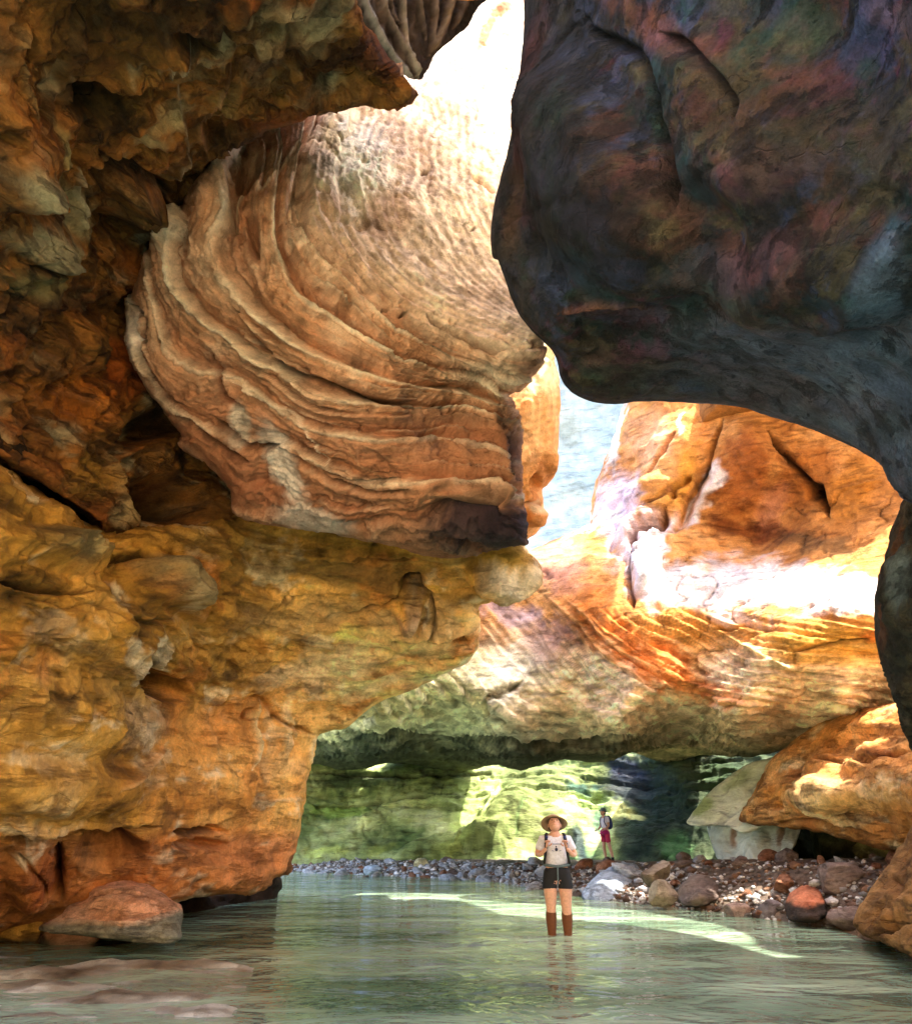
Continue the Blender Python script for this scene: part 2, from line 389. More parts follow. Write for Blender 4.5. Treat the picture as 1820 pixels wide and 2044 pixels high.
def fin_height(I):
    s = I['s']+0.16*I['nA']+0.06*I['nF']
    f = s-np.floor(s)
    amp = (0.55+0.9*fbm(np.column_stack([I['X']/260., I['Y']/260., s*0.35]), 3))
    k = np.floor(s)
    lvl = np.interp(s, [-1, 0, 0.7, 1.2, 2, 2.8, 3.1, 4, 5, 5.8, 6.5, 7.2, 12], [0.1, .25, .45, .7, .5, .9, 1.25, .95, 1.1, 1.25, .45, .12, .05])
    prof = np.interp(f, [0, 0.03, 0.08, 0.15, 0.30, 0.55, 0.8, 0.93, 1.0], [0.13, 0.05, -0.30, -0.27, -0.12, 0.01, 0.04, 0.06, 0.13])
    h = prof*lvl*np.clip(amp, .2, 1.4)*.95
    lam = s*4.3+0.5*I['nA']; fl = lam-np.floor(lam)
    h = h+0.022*np.interp(fl, [0, .12, .3, 1], [1, -.8, -.5, 1])*np.interp(s, [0, 6, 7.5], [1, .9, .25])
    lam = s*13+I['nA']*1.5; h = h+0.010*np.sin(lam*6.283)*np.interp(s, [0, 6, 8], [1, .8, .3])
    s3 = s*2.7+.35*I['nA']; f3 = s3-np.floor(s3); m3 = sstep(-.1, .35, fbm(np.column_stack([I['X']/180., I['Y']/180., s*.8+9]), 3))
    h = h+.11*np.interp(f3, [0, .05, .14, .4, 1], [1, .2, -1, -.1, 1])*m3*np.interp(s, [0, 6, 7.5], [1, .9, .15])
    q = I['q']; pm = sstep(8.5, 6.5, s)*.7+.3; h = h-.05*pm*sstep(.30, .5, fbm(q*5.5+3, 3))-.07*pm*sstep(.42, .55, pn(q*3.1+8))+.02*fbm(q*14, 3)
    return h
def fin_color(col, I):
    s = I['s']+0.16*I['nA']+0.06*I['nF']; f = s-np.floor(s); nC, nA, nF_ = I['nC'], I['nA'], I['nF']
    X, Y = I['XW'], I['YW']
    # banded strata: bleached crests, rusty beds darkened as painted shade in the hollows
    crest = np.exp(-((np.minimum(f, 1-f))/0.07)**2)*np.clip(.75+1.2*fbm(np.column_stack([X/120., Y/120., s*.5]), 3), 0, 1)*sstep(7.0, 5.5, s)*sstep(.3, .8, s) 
    rust_shade = np.interp(f, [0, .1, .25, .5, .8, 1], [0, .7, .9, .55, .2, 0])*sstep(7.4, 5.8, s)*np.clip(.9+nC, .3, 1)
    col = mix(col, col*0+lin('#96542f'), rust_shade*.75)
    lam = np.sin((s*4.3+0.5*nA)*6.283); col = col*(1+.10*lam*sstep(8, 6, s))[:, None]
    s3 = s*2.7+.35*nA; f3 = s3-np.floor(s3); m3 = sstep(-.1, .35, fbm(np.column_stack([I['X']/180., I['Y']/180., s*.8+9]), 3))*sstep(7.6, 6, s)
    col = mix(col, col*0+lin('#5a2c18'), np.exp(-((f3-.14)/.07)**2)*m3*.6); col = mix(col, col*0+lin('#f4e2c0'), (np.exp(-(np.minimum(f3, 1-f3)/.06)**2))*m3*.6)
    lam = np.sin((s*17+2.5*nA+nF_)*6.283); col = col*(1+.07*lam*sstep(8.5, 6, s))[:, None]
    # brown lower body
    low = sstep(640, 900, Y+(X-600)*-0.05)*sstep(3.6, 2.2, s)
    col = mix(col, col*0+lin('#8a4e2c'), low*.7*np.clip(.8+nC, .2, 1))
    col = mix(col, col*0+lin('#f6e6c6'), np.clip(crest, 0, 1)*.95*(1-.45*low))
    pale = sstep(5.0, 7.4, s+nC*1.4)*sstep(1300, 300, Y)  # upper fin painted paler to stand in for light from the slot
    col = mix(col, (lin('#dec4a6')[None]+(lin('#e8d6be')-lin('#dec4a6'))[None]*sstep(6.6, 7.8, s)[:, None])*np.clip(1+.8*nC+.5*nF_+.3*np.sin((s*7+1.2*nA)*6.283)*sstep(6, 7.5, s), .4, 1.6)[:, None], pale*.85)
    return col
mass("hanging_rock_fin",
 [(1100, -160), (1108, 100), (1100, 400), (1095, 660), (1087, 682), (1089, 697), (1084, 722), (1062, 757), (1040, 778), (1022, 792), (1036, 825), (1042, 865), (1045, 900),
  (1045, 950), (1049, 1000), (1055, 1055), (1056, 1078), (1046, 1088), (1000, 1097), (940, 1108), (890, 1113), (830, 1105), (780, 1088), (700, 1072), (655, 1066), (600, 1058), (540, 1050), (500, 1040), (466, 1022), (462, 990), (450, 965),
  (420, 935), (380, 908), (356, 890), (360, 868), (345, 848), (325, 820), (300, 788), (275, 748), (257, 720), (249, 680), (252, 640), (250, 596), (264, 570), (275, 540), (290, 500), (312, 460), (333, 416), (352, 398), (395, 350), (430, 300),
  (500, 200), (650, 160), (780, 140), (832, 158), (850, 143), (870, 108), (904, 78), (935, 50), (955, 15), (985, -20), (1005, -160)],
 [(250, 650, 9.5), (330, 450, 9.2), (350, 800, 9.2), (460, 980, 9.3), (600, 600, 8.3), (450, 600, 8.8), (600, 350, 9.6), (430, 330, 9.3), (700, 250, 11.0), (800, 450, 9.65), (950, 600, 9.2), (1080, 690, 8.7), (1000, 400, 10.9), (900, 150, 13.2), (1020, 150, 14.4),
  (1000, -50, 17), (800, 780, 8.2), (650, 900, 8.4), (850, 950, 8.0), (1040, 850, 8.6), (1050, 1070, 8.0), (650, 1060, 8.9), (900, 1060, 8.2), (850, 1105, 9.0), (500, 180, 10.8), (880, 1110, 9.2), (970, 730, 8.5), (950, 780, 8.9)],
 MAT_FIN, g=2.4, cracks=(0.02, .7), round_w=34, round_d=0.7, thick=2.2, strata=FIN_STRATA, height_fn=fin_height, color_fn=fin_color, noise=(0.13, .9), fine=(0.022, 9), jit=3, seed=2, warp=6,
 palette=[(-.6, '#a87250'), (-.2, '#c8966e'), (.1, '#dcb08a'), (.5, '#eccdaa')], pal_scale=1.3,
 bumps=[(500, 330, 22, 45, 20, -.35), (460, 430, 12, 40, 10, -.25), (505, 460, 14, 60, -5, -.3), (950, 1020, 110, 40, -8, -.5), (600, 390, 25, 70, 8, -.25), (890, 860, 60, 12, 5, -.1)],
 blobs=[(960, 1050, 150, 62, -5, '#2c2026', .95), (1010, 1060, 70, 60, 0, '#241a20', .9), (1020, 860, 25, 80, -15, '#5d4038', .6), (560, 930, 36, 110, -25, '#d8d2c4', .75), (620, 1040, 90, 30, 15, '#cfc6b8', .7), (470, 850, 26, 50, 0, '#dfd3bd', .8), (265, 670, 14, 60, 0, '#e9dccb', .8),  # first two blobs paint the shade on the fin's underside
        (700, 320, 45, 130, -8, '#f6e6c4', .7), (660, 270, 25, 45, 0, '#e2bf80', .6), (800, 280, 30, 110, -14, '#9c7a68', .55), (775, 430, 60, 60, 0, '#a77a5c', .5), (850, 320, 16, 80, -10, '#8f6a58', .5), (480, 330, 50, 40, -30, '#a87048', .5),
        (975, 60, 14, 60, 30, '#a5652c', .9), (1000, 20, 16, 30, 40, '#9b5a28', .9), (1050, 730, 34, 30, 20, '#8a6550', .6)],
 strokes=[([(1040, 1000), (1000, 965), (960, 950), (900, 960), (850, 985), (820, 1030)], 6, .06, '#a06a48', .5),
          ([(820, 975), (760, 985), (700, 972), (650, 950)], 3, -.10, '#3a2218', .7), ([(545, 885), (640, 935), (720, 965), (800, 955)], 3, -.1, '#3a2218', .6),
          ([(350, 830), (400, 870), (450, 905), (500, 925)], 8, -.22, '#5b3426', .7), ([(420, 830), (450, 870), (510, 895), (560, 885)], 7, -.2, '#5a2f1c', .7),
          ([(410, 700), (425, 740), (440, 790), (480, 815)], 5, -.15, '#7a3d20', .7), ([(250, 600), (285, 640), (280, 700), (300, 760)], 4, -.15, '#2a1a14', .8),
          ([(455, 600), (520, 700), (560, 740), (640, 765), (720, 795), (800, 805), (900, 815)], 6, -.25, '#2a1510', .65),
          ([(840, 620), (870, 650), (960, 690), (1020, 700)], 5, -.12, '#5a3c30', .5),
          ([(940, 350), (990, 385)], 4, -.12, '#a0623a', .8), ([(770, 615), (772, 620)], 8, -.25, '#4a2c20', .9), ([(803, 625), (806, 632)], 9, -.28, '#4a2c20', .9), ([(848, 335), (851, 345)], 7, -.2, '#4a3024', .9), ([(943, 455), (946, 460)], 5, -.14, '#3a2418', .9), ([(930, 445), (931, 448)], 4, -.1, '#6a4a38', .8),
          ([(500, 330), (498, 355), (480, 385), (465, 420), (455, 440)], 2.5, .05, '#e6c8a0', .8), ([(497, 352), (520, 372), (545, 350), (570, 320), (605, 270)], 3, .06, '#e0bc90', .7),
          ([(608, 500), (640, 515), (670, 528), (690, 520), (720, 505)], 1.6, .03, '#ecd2a8', .7), ([(480, 680), (560, 800), (700, 860)], 1.5, .02, '#dfc2a0', .4), ([(440, 755), (520, 800), (600, 840), (665, 940)], 2, .03, '#e8d4b8', .7),
          ([(690, 880), (720, 930), (770, 965)], 1.5, .02, '#c89a70', .6), ([(880, 800), (890, 830)], 3, -.1, '#2a1a14', .8), ([(1010, 860), (1035, 880), (1030, 930), (1040, 960)], 8, -.2, '#3c2822', .8), ([(990, 830), (1020, 850)], 7, -.15, '#3c2822', .7)],
 label="huge swirled tan sandstone fin hanging in the middle, bright on its right edge")

# 2 the dark overhang at upper right
def over_color(col, I):
    q = I['q']; X, Y = I['X'], I['Y']
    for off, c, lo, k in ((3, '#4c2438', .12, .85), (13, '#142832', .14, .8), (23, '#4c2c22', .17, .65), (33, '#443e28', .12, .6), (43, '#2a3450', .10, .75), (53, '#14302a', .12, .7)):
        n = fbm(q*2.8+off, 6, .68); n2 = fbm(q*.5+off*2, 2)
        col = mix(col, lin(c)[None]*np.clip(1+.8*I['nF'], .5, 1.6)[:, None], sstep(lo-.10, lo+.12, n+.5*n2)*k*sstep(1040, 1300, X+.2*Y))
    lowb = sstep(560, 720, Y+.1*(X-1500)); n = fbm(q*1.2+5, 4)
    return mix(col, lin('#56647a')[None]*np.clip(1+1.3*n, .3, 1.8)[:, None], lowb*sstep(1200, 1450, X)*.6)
def over_height(I):
    q = I['q']; return 0.04*fbm(q*np.array([1.2, 1.2, 2.6]), 4, ridged=True)
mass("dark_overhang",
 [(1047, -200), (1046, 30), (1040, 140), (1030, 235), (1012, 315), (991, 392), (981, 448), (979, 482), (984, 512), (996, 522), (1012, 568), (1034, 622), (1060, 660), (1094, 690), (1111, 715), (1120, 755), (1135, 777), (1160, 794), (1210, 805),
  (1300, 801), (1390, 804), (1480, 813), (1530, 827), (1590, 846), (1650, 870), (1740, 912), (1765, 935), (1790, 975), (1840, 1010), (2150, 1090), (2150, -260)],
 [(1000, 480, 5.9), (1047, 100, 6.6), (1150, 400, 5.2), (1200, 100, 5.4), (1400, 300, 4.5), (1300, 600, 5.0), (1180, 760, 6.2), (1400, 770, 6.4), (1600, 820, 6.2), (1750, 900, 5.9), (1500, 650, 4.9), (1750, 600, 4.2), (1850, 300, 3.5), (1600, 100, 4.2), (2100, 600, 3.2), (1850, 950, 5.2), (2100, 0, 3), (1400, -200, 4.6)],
 MAT_DARK, g=4.2, round_w=26, round_d=.7, thick=2.6, height_fn=over_height, color_fn=over_color, cracks=(.025, .8), noise=(0.10, .8), fine=(0.02, 5), seed=3, warp=26, jit=1.5, dens=(-10, 1850, -10, 2054),
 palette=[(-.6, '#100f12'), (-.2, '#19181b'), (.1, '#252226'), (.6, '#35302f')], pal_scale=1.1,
 bumps=[(1180, 330, 140, 260, -18, .3), (1500, 230, 220, 220, 0, .2), (1650, 560, 220, 110, -10, .2), (1300, 640, 160, 60, -15, -.12), (1400, 450, 90, 120, -20, -.15)],
 blobs=[(1150, 330, 170, 280, -18, '#100e10', .8), (1330, 60, 170, 45, 35, '#6c3a26', 0.44), (1450, 110, 60, 40, 20, '#6a3a30', 0.33), (1170, 250, 45, 60, 30, '#14302a', 0.33), (1385, 330, 60, 80, 0, '#1a3640', 0.44), (1560, 350, 130, 60, -15, '#482c3e', 0.41), (1600, 200, 150, 160, 0, '#46381f', 0.33), (1700, 330, 110, 150, 0, '#4a3c26', 0.33), (1620, 130, 60, 30, 0, '#6a3c32', 0.33),
        (1150, 530, 80, 50, 0, '#22334a', 0.41), (1420, 560, 100, 60, 0, '#2a4048', 0.39), (1500, 520, 140, 40, -15, '#50303c', 0.39), (1560, 660, 240, 60, -4, '#3e485c', 0.47), (1790, 540, 50, 100, 10, '#66809c', 0.33), (1760, 680, 120, 40, -15, '#5a6a80', 0.22), (1250, 640, 130, 40, 12, '#5c3c34', 0.39), (1250, 740, 130, 40, 8, '#4a3a36', 0.39), (1550, 770, 260, 40, 10, '#4c3a3e', 0.39), (1070, 200, 30, 260, 4, '#4a2226', 0.44), (1030, 420, 26, 90, 10, '#4a3018', 0.44), (1780, 30, 90, 40, 20, '#6a5662', 0.39), (1600, 60, 60, 60, 0, '#4a5a40', 0.28), (1500, 20, 140, 30, 10, '#33343c', 0.44), (1780, 850, 60, 60, 0, '#1c2620', 0.44)],
 strokes=[([(1160, 20), (1200, 70), (1280, 110), (1330, 190), (1340, 330), (1330, 430)], 10, -.12, '#1a1718', .7), ([(1330, 60), (1420, 110), (1500, 200), (1510, 260)], 10, -.12, '#241c1e', .6), ([(1120, 620), (1230, 600), (1300, 640)], 6, .06, '#7a4a30', .5)],
 label="dark mottled rock overhang with a rounded lower edge at upper right")

# 3 dark pillar at the right edge
mass("dark_rock_pillar",
 [(1840, 900), (1815, 960), (1795, 1010), (1778, 1055), (1766, 1100), (1752, 1160), (1746, 1220), (1752, 1290), (1768, 1350), (1785, 1400), (1800, 1445), (1812, 1482), (1840, 1520), (2100, 1700), (2150, 900)],
 [(1780, 1050, 6.6), (1750, 1220, 6.2), (1810, 1450, 6.6), (1850, 1200, 5.6), (2100, 1200, 4.6), (2100, 1600, 5.2), (2100, 950, 4.2)],
 MAT_DARK, g=3.5, round_w=40, round_d=.6, thick=2.2, noise=(.12, 1), fine=(.03, 5), seed=4, ridged=.05,
 palette=[(-.6, '#15140e'), (-.1, '#2a2818'), (.2, '#463a22'), (.6, '#6a7266')], pal_scale=1.4,
 blobs=[(1815, 1150, 26, 90, 5, '#6f7b74', .6), (1790, 1080, 14, 60, 10, '#8a5426', .5), (1765, 1250, 12, 60, 0, '#6a3a1c', .6), (1800, 1330, 20, 60, 0, '#1c2014', .7)],
 label="dark greenish rock pillar at the right edge, beside the bright ledge")

# 4 upper left wall and ceiling
def ul_height(I):
    q = I['q']; a = fbm(q*np.array([.9, .9, 1.1])+3, 4)
    st = np.floor(a*5)/5+sstep(.55, 1, a*5-np.floor(a*5))/5
    return 0.5*st+0.06*fbm(q*3.1+7, 4, ridged=True)
mass("upper_left_wall",
 [(-330, -260), (690, -260), (700, -40), (722, 20), (758, 88), (798, 148), (829, 184), (824, 196), (790, 210), (700, 216), (640, 225), (580, 242), (520, 263), (470, 291), (448, 306), (470, 420), (520, 600), (600, 800), (700, 950), (820, 1020), (800, 1095), (500, 1100), (300, 1092),
  (205, 1064), (100, 1000), (0, 935), (-330, 790)],
 [(700, -100, 6.2), (820, 190, 7.6), (700, 215, 7.6), (580, 242, 7.8), (480, 285, 8.5), (450, 330, 9.5), (385, 335, 9.2), (400, 400, 10.3), (320, 400, 9.4), (300, 500, 10.4), (200, 200, 7.2), (500, 100, 6.8), (100, 600, 8.6), (0, 300, 6.6), (250, 750, 10.3), (350, 950, 10.6), (500, 1050, 11.2), (700, 900, 12), (550, 600, 12), (150, 980, 9.2), (0, 880, 8.2), (-300, 500, 6.4), (-300, -200, 5)],
 MAT_ROCK, g=3.5, hues=('#a89c78', '#8c4a1a', '#1c140a'), round_w=24, round_d=.7, thick=2.5, height_fn=ul_height, noise=(.12, 1.6), fine=(.035, 5), seed=5, warp=20,
 palette=[(-.6, '#2a1a0a'), (-.25, '#553614'), (0, '#7c5220'), (.25, '#a06428'), (.6, '#b8a070')], pal_scale=1.2,
 bumps=[(340, 1000, 80, 55, 15, -1.3), (300, 860, 60, 34, -20, -.8), (270, 400, 55, 60, 0, .35), (200, 210, 60, 40, 0, -.5), (50, 370, 60, 50, 20, .15), (80, 480, 90, 40, 10, .15), (400, 60, 70, 30, 20, -.4), (520, 330, 60, 30, 20, .2), (130, 700, 100, 60, -40, .3)],
 blobs=[(600, 120, 170, 70, 8, '#5e3a1a', .7), (760, 110, 60, 60, 30, '#4e2610', .8), (520, 160, 50, 30, 10, '#806048', .7), (180, 200, 60, 40, 5, '#1c160a', .75), (390, 65, 60, 30, 20, '#221c12', .75), (80, 230, 30, 40, 0, '#9a5412', .8), (40, 350, 50, 40, 10, '#938a6a', .9), (130, 320, 22, 90, -12, '#8e8050', .8), (160, 430, 40, 50, 0, '#9b8c64', .8), (80, 480, 90, 34, 8, '#9a8f6c', .9), (60, 560, 60, 40, 0, '#6e6a44', .7), (270, 400, 60, 60, 0, '#4c3a1a', .7), (250, 540, 40, 60, 0, '#8c4a14', .7), (130, 600, 110, 50, 0, '#402412', .8),
        (170, 800, 90, 80, 30, '#a85e18', .85), (250, 740, 60, 80, 30, '#a04c14', .8), (60, 750, 70, 60, 0, '#7a4c14', .6), (180, 960, 50, 50, 40, '#8a6424', .8), (350, 1010, 60, 40, 0, '#47391a', .7), (240, 1020, 30, 40, -20, '#a08a60', .8), (540, 40, 60, 40, 0, '#6b5020', .6), (380, 120, 50, 26, -20, '#84714c', .6), (20, 120, 60, 60, 0, '#2c2410', .6), (450, 210, 40, 60, 30, '#7e6436', .6)],
 strokes=[([(200, 290), (215, 318), (260, 325), (335, 330)], 5, -.2, '#1c140a', .8), ([(215, 400), (215, 350), (265, 335), (315, 355), (335, 410), (330, 430)], 9, -.2, '#2a1e12', .75), ([(0, 400), (50, 392), (70, 400)], 6, -.2, '#1e120a', .7), ([(30, 515), (90, 525), (130, 518)], 4, -.15, '#241a10', .7), ([(-40, 900), (0, 925), (60, 960), (110, 1000), (170, 1035), (205, 1058)], 10, -.5, '#0e0c08', .8),
          ([(357, 150), (357, 200), (368, 260), (365, 310), (345, 330), (355, 350)], 2, .03, '#b49a74', .8), ([(465, 130), (445, 190), (415, 240), (400, 280), (415, 310)], 4, .05, '#b07c50', .8), ([(405, 250), (390, 290)], 3, .04, '#a87440', .7), ([(380, 75), (345, 110), (335, 140)], 3, .05, '#a8987c', .7), ([(330, 380), (345, 410), (350, 425)], 3, .05, '#b4805c', .8), ([(440, 250), (460, 300), (470, 320)], 3, .04, '#96683c', .7),
          ([(175, 350), (178, 420), (160, 460)], 5, .08, '#b6a884', .7), ([(60, 130), (68, 200), (70, 240)], 5, .05, '#8f7a50', .5), ([(215, 900), (225, 980), (260, 1040), (290, 1055)], 6, .15, '#9a7c4c', .7), ([(210, 930), (300, 880), (350, 870)], 6, .12, '#96561c', .6), ([(90, 90), (75, 160)], 6, -.1, '#1f180c', .6)],
 label="brown and ochre left cave wall arching over the swirled fin")

# 5 ribbed grey rock in the slot at the top
mass("ribbed_grey_rock",
 [(560, -260), (1150, -260), (1150, 260), (560, 300)],
 [(560, -200, 18), (1100, -200, 20.5), (830, 170, 18.5), (600, 250, 18), (1100, 200, 20), (850, 0, 18.8)],
 MAT_FAR, g=3.5, round_w=30, round_d=.5, thick=1.5, noise=(.2, 1.2), fine=(.04, 5), seed=6, warp=6, stretch=(2.5, 1, .5), ridged=.1,
 palette=[(-.5, '#0e0b0a'), (0, '#211a17'), (.5, '#41372f')], pal_scale=1,
 strokes=[([(718, -60), (728, 10), (760, 75), (800, 135), (831, 172)], 6, .3, '#6a6662', .8), ([(745, -60), (765, 10), (790, 70), (815, 120), (833, 172)], 5, .28, '#5f564e', .7), ([(800, -60), (800, 20), (808, 90), (832, 165)], 5, .28, '#6c6256', .8), ([(820, -60), (835, 20), (850, 80)], 5, .2, '#584c42', .6), ([(770, -60), (784, 30), (800, 50)], 4, .2, '#5a5048', .7), ([(905, -60), (895, 10), (880, 60), (855, 110)], 6, .3, '#60503f', .8), ([(860, -60), (868, 20), (862, 90)], 4, .2, '#5f5248', .7), ([(950, -60), (920, 20), (900, 60)], 6, .2, '#54463a', .6)],
 label="dark ribbed grey rock in the slot above the fin")

# 6 second, orange fin behind the first
def f2_color(col, I):
    b = np.sin((I['Y']+.25*(I['X']-1070)+18*I['nA'])*0.42); col = col*(1+.10*b)[:, None]
    return mix(col, col*0+lin('#f6e9c0'), sstep(800, 740, I['YW'])*.9)  # top painted pale cream as blown-out light
mass("orange_rock_fin",
 [(940, 560), (1160, 560), (1140, 680), (1108, 712), (1117, 755), (1118, 800), (1116, 850), (1114, 900), (1108, 935), (1095, 965), (1083, 978), (1086, 1010), (1084, 1040), (1074, 1060), (1060, 1073), (1000, 1100), (930, 1050)],
 [(940, 600, 14), (1150, 600, 14), (1100, 800, 13), (1110, 900, 13.2), (1080, 1040, 13.5), (1000, 900, 12.5), (950, 1050, 13)],
 MAT_FIN, g=2.6, round_w=30, round_d=1.2, thick=2.2, noise=(.1, 1.2), fine=(.02, 6), seed=8, warp=5, jit=2, palette=[(-.5, '#c07a42'), (0, '#d8975c'), (.5, '#e6b27c')], color_fn=f2_color,
 bumps=[(1068, 965, 12, 22, 0, -.25), (1098, 925, 16, 40, 0, .2), (1065, 1030, 22, 24, 0, .25)],
 blobs=[(1065, 1010, 20, 10, 0, '#f2dcb0', .7), (1075, 940, 14, 26, 0, '#a8673a', .6)], strokes=[([(1042, 1008), (1060, 1004), (1084, 1010)], 4, -.12, '#9a5c34', .6)],
 label="smaller banded orange fin just behind the tip of the big fin")

# 7 pale wall seen through the gap
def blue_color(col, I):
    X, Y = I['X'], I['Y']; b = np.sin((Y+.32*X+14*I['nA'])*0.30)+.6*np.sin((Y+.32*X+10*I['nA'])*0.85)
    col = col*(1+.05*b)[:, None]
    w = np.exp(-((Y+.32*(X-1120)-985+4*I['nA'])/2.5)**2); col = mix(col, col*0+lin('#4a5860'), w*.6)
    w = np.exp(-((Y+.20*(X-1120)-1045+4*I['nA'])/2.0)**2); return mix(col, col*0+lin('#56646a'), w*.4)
mass("pale_canyon_wall",
 [(750, 400), (1600, 400), (1700, 1290), (750, 1290)],
 [(850, 400, 58), (1500, 400, 56), (1500, 1200, 46), (850, 1200, 46), (1150, 900, 50)],
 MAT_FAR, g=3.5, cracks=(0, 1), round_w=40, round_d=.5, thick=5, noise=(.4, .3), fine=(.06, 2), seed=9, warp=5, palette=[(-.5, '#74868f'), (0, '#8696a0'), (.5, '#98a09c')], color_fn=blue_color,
 blobs=[(1120, 850, 50, 60, -30, '#8a8c7c', .5), (1140, 1000, 50, 40, -30, '#888c7c', .4)],
 label="pale bluish canyon wall far behind the gap")

# 8 orange canyon wall with the bleached ledge, whitened by painted sun glow, turning under into the low ceiling
def c_height(I):
    X, Y = I['XW'], I['YW']; s = I['s']+.08*I['nA']
    lam = s*3.0; fl = lam-np.floor(lam); w = sstep(1180, 1260, Y)
    h = .06*np.interp(fl, [0, .15, .35, 1], [1, -.9, -.5, 1])*w
    lam2 = s*9+I['nA']; h = h+.02*np.sin(lam2*6.283)*w
    h = h+.10*fbm(I['q']*np.array([.9, .9, 4.]), 4, ridged=True)*sstep(1330, 1400, Y)*(1-sstep(1420, 1480, Y))
    ly = (Y+25*I['nA']+.06*(X-1000))/24.; fl = ly-np.floor(ly); h = h*(1-.75*sstep(1400, 1460, Y))+.09*np.interp(fl, [0, .12, .3, 1], [.5, -1, -.6, .5])*sstep(1420, 1465, Y)
    return h
def c_color(col, I):
    X, Y, s, nC, nA, nF_ = I['XW'], I['YW'], I['s'], I['nC'], I['nA'], I['nF']
    def put(w, c): nonlocal col; col = mix(col, col*0+lin(c), np.clip(w, 0, 1))
    # lower ceiling painted bright yellow for bounce light, then moss green towards the back
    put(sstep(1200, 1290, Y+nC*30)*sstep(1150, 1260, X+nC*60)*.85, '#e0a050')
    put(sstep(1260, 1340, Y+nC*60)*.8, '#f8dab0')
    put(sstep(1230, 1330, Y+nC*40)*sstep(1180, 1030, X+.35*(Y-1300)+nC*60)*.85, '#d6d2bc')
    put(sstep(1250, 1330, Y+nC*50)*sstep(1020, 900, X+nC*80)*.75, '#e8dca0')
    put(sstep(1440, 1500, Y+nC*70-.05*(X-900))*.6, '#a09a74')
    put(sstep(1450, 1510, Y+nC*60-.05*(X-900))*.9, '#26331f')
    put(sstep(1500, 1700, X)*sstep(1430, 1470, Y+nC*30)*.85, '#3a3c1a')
    s2 = s+.12*nA; b = np.sin(s2*8.5*6.283)*.6+np.sin(s2*21*6.283)*.4
    w = sstep(1120, 1200, Y)*(1-sstep(1340, 1430, Y))
    col = col*(1+.34*b*w)[:, None]
    st = fbm(I['q']*np.array([1.5, 1.5, 9])+40, 4)
    st = st*1.6; col = col*np.clip(1+.8*st*sstep(1240, 1340, Y), .35, 1.8)[:, None]
    return col
C_STRATA = [(0, [(930, 1215), (1000, 1300), (1100, 1400), (1230, 1460)]), (1, [(1050, 1190), (1120, 1260), (1230, 1370), (1330, 1410), (1480, 1440)]), (2, [(1090, 1130), (1180, 1230), (1300, 1320), (1400, 1370), (1600, 1400)]),
            (3, [(1180, 1090), (1260, 1215), (1380, 1270), (1480, 1335), (1780, 1370)]), (4, [(1250, 1000), (1300, 1150), (1450, 1240), (1780, 1300)]), (5, [(1350, 850), (1400, 1000), (1500, 1100), (1780, 1200)]), (7, [(1600, 850), (1700, 1000), (1800, 1080)])]
SUN_WHITE = '#e9e0e2'  # pale rock with sun glow painted into its white
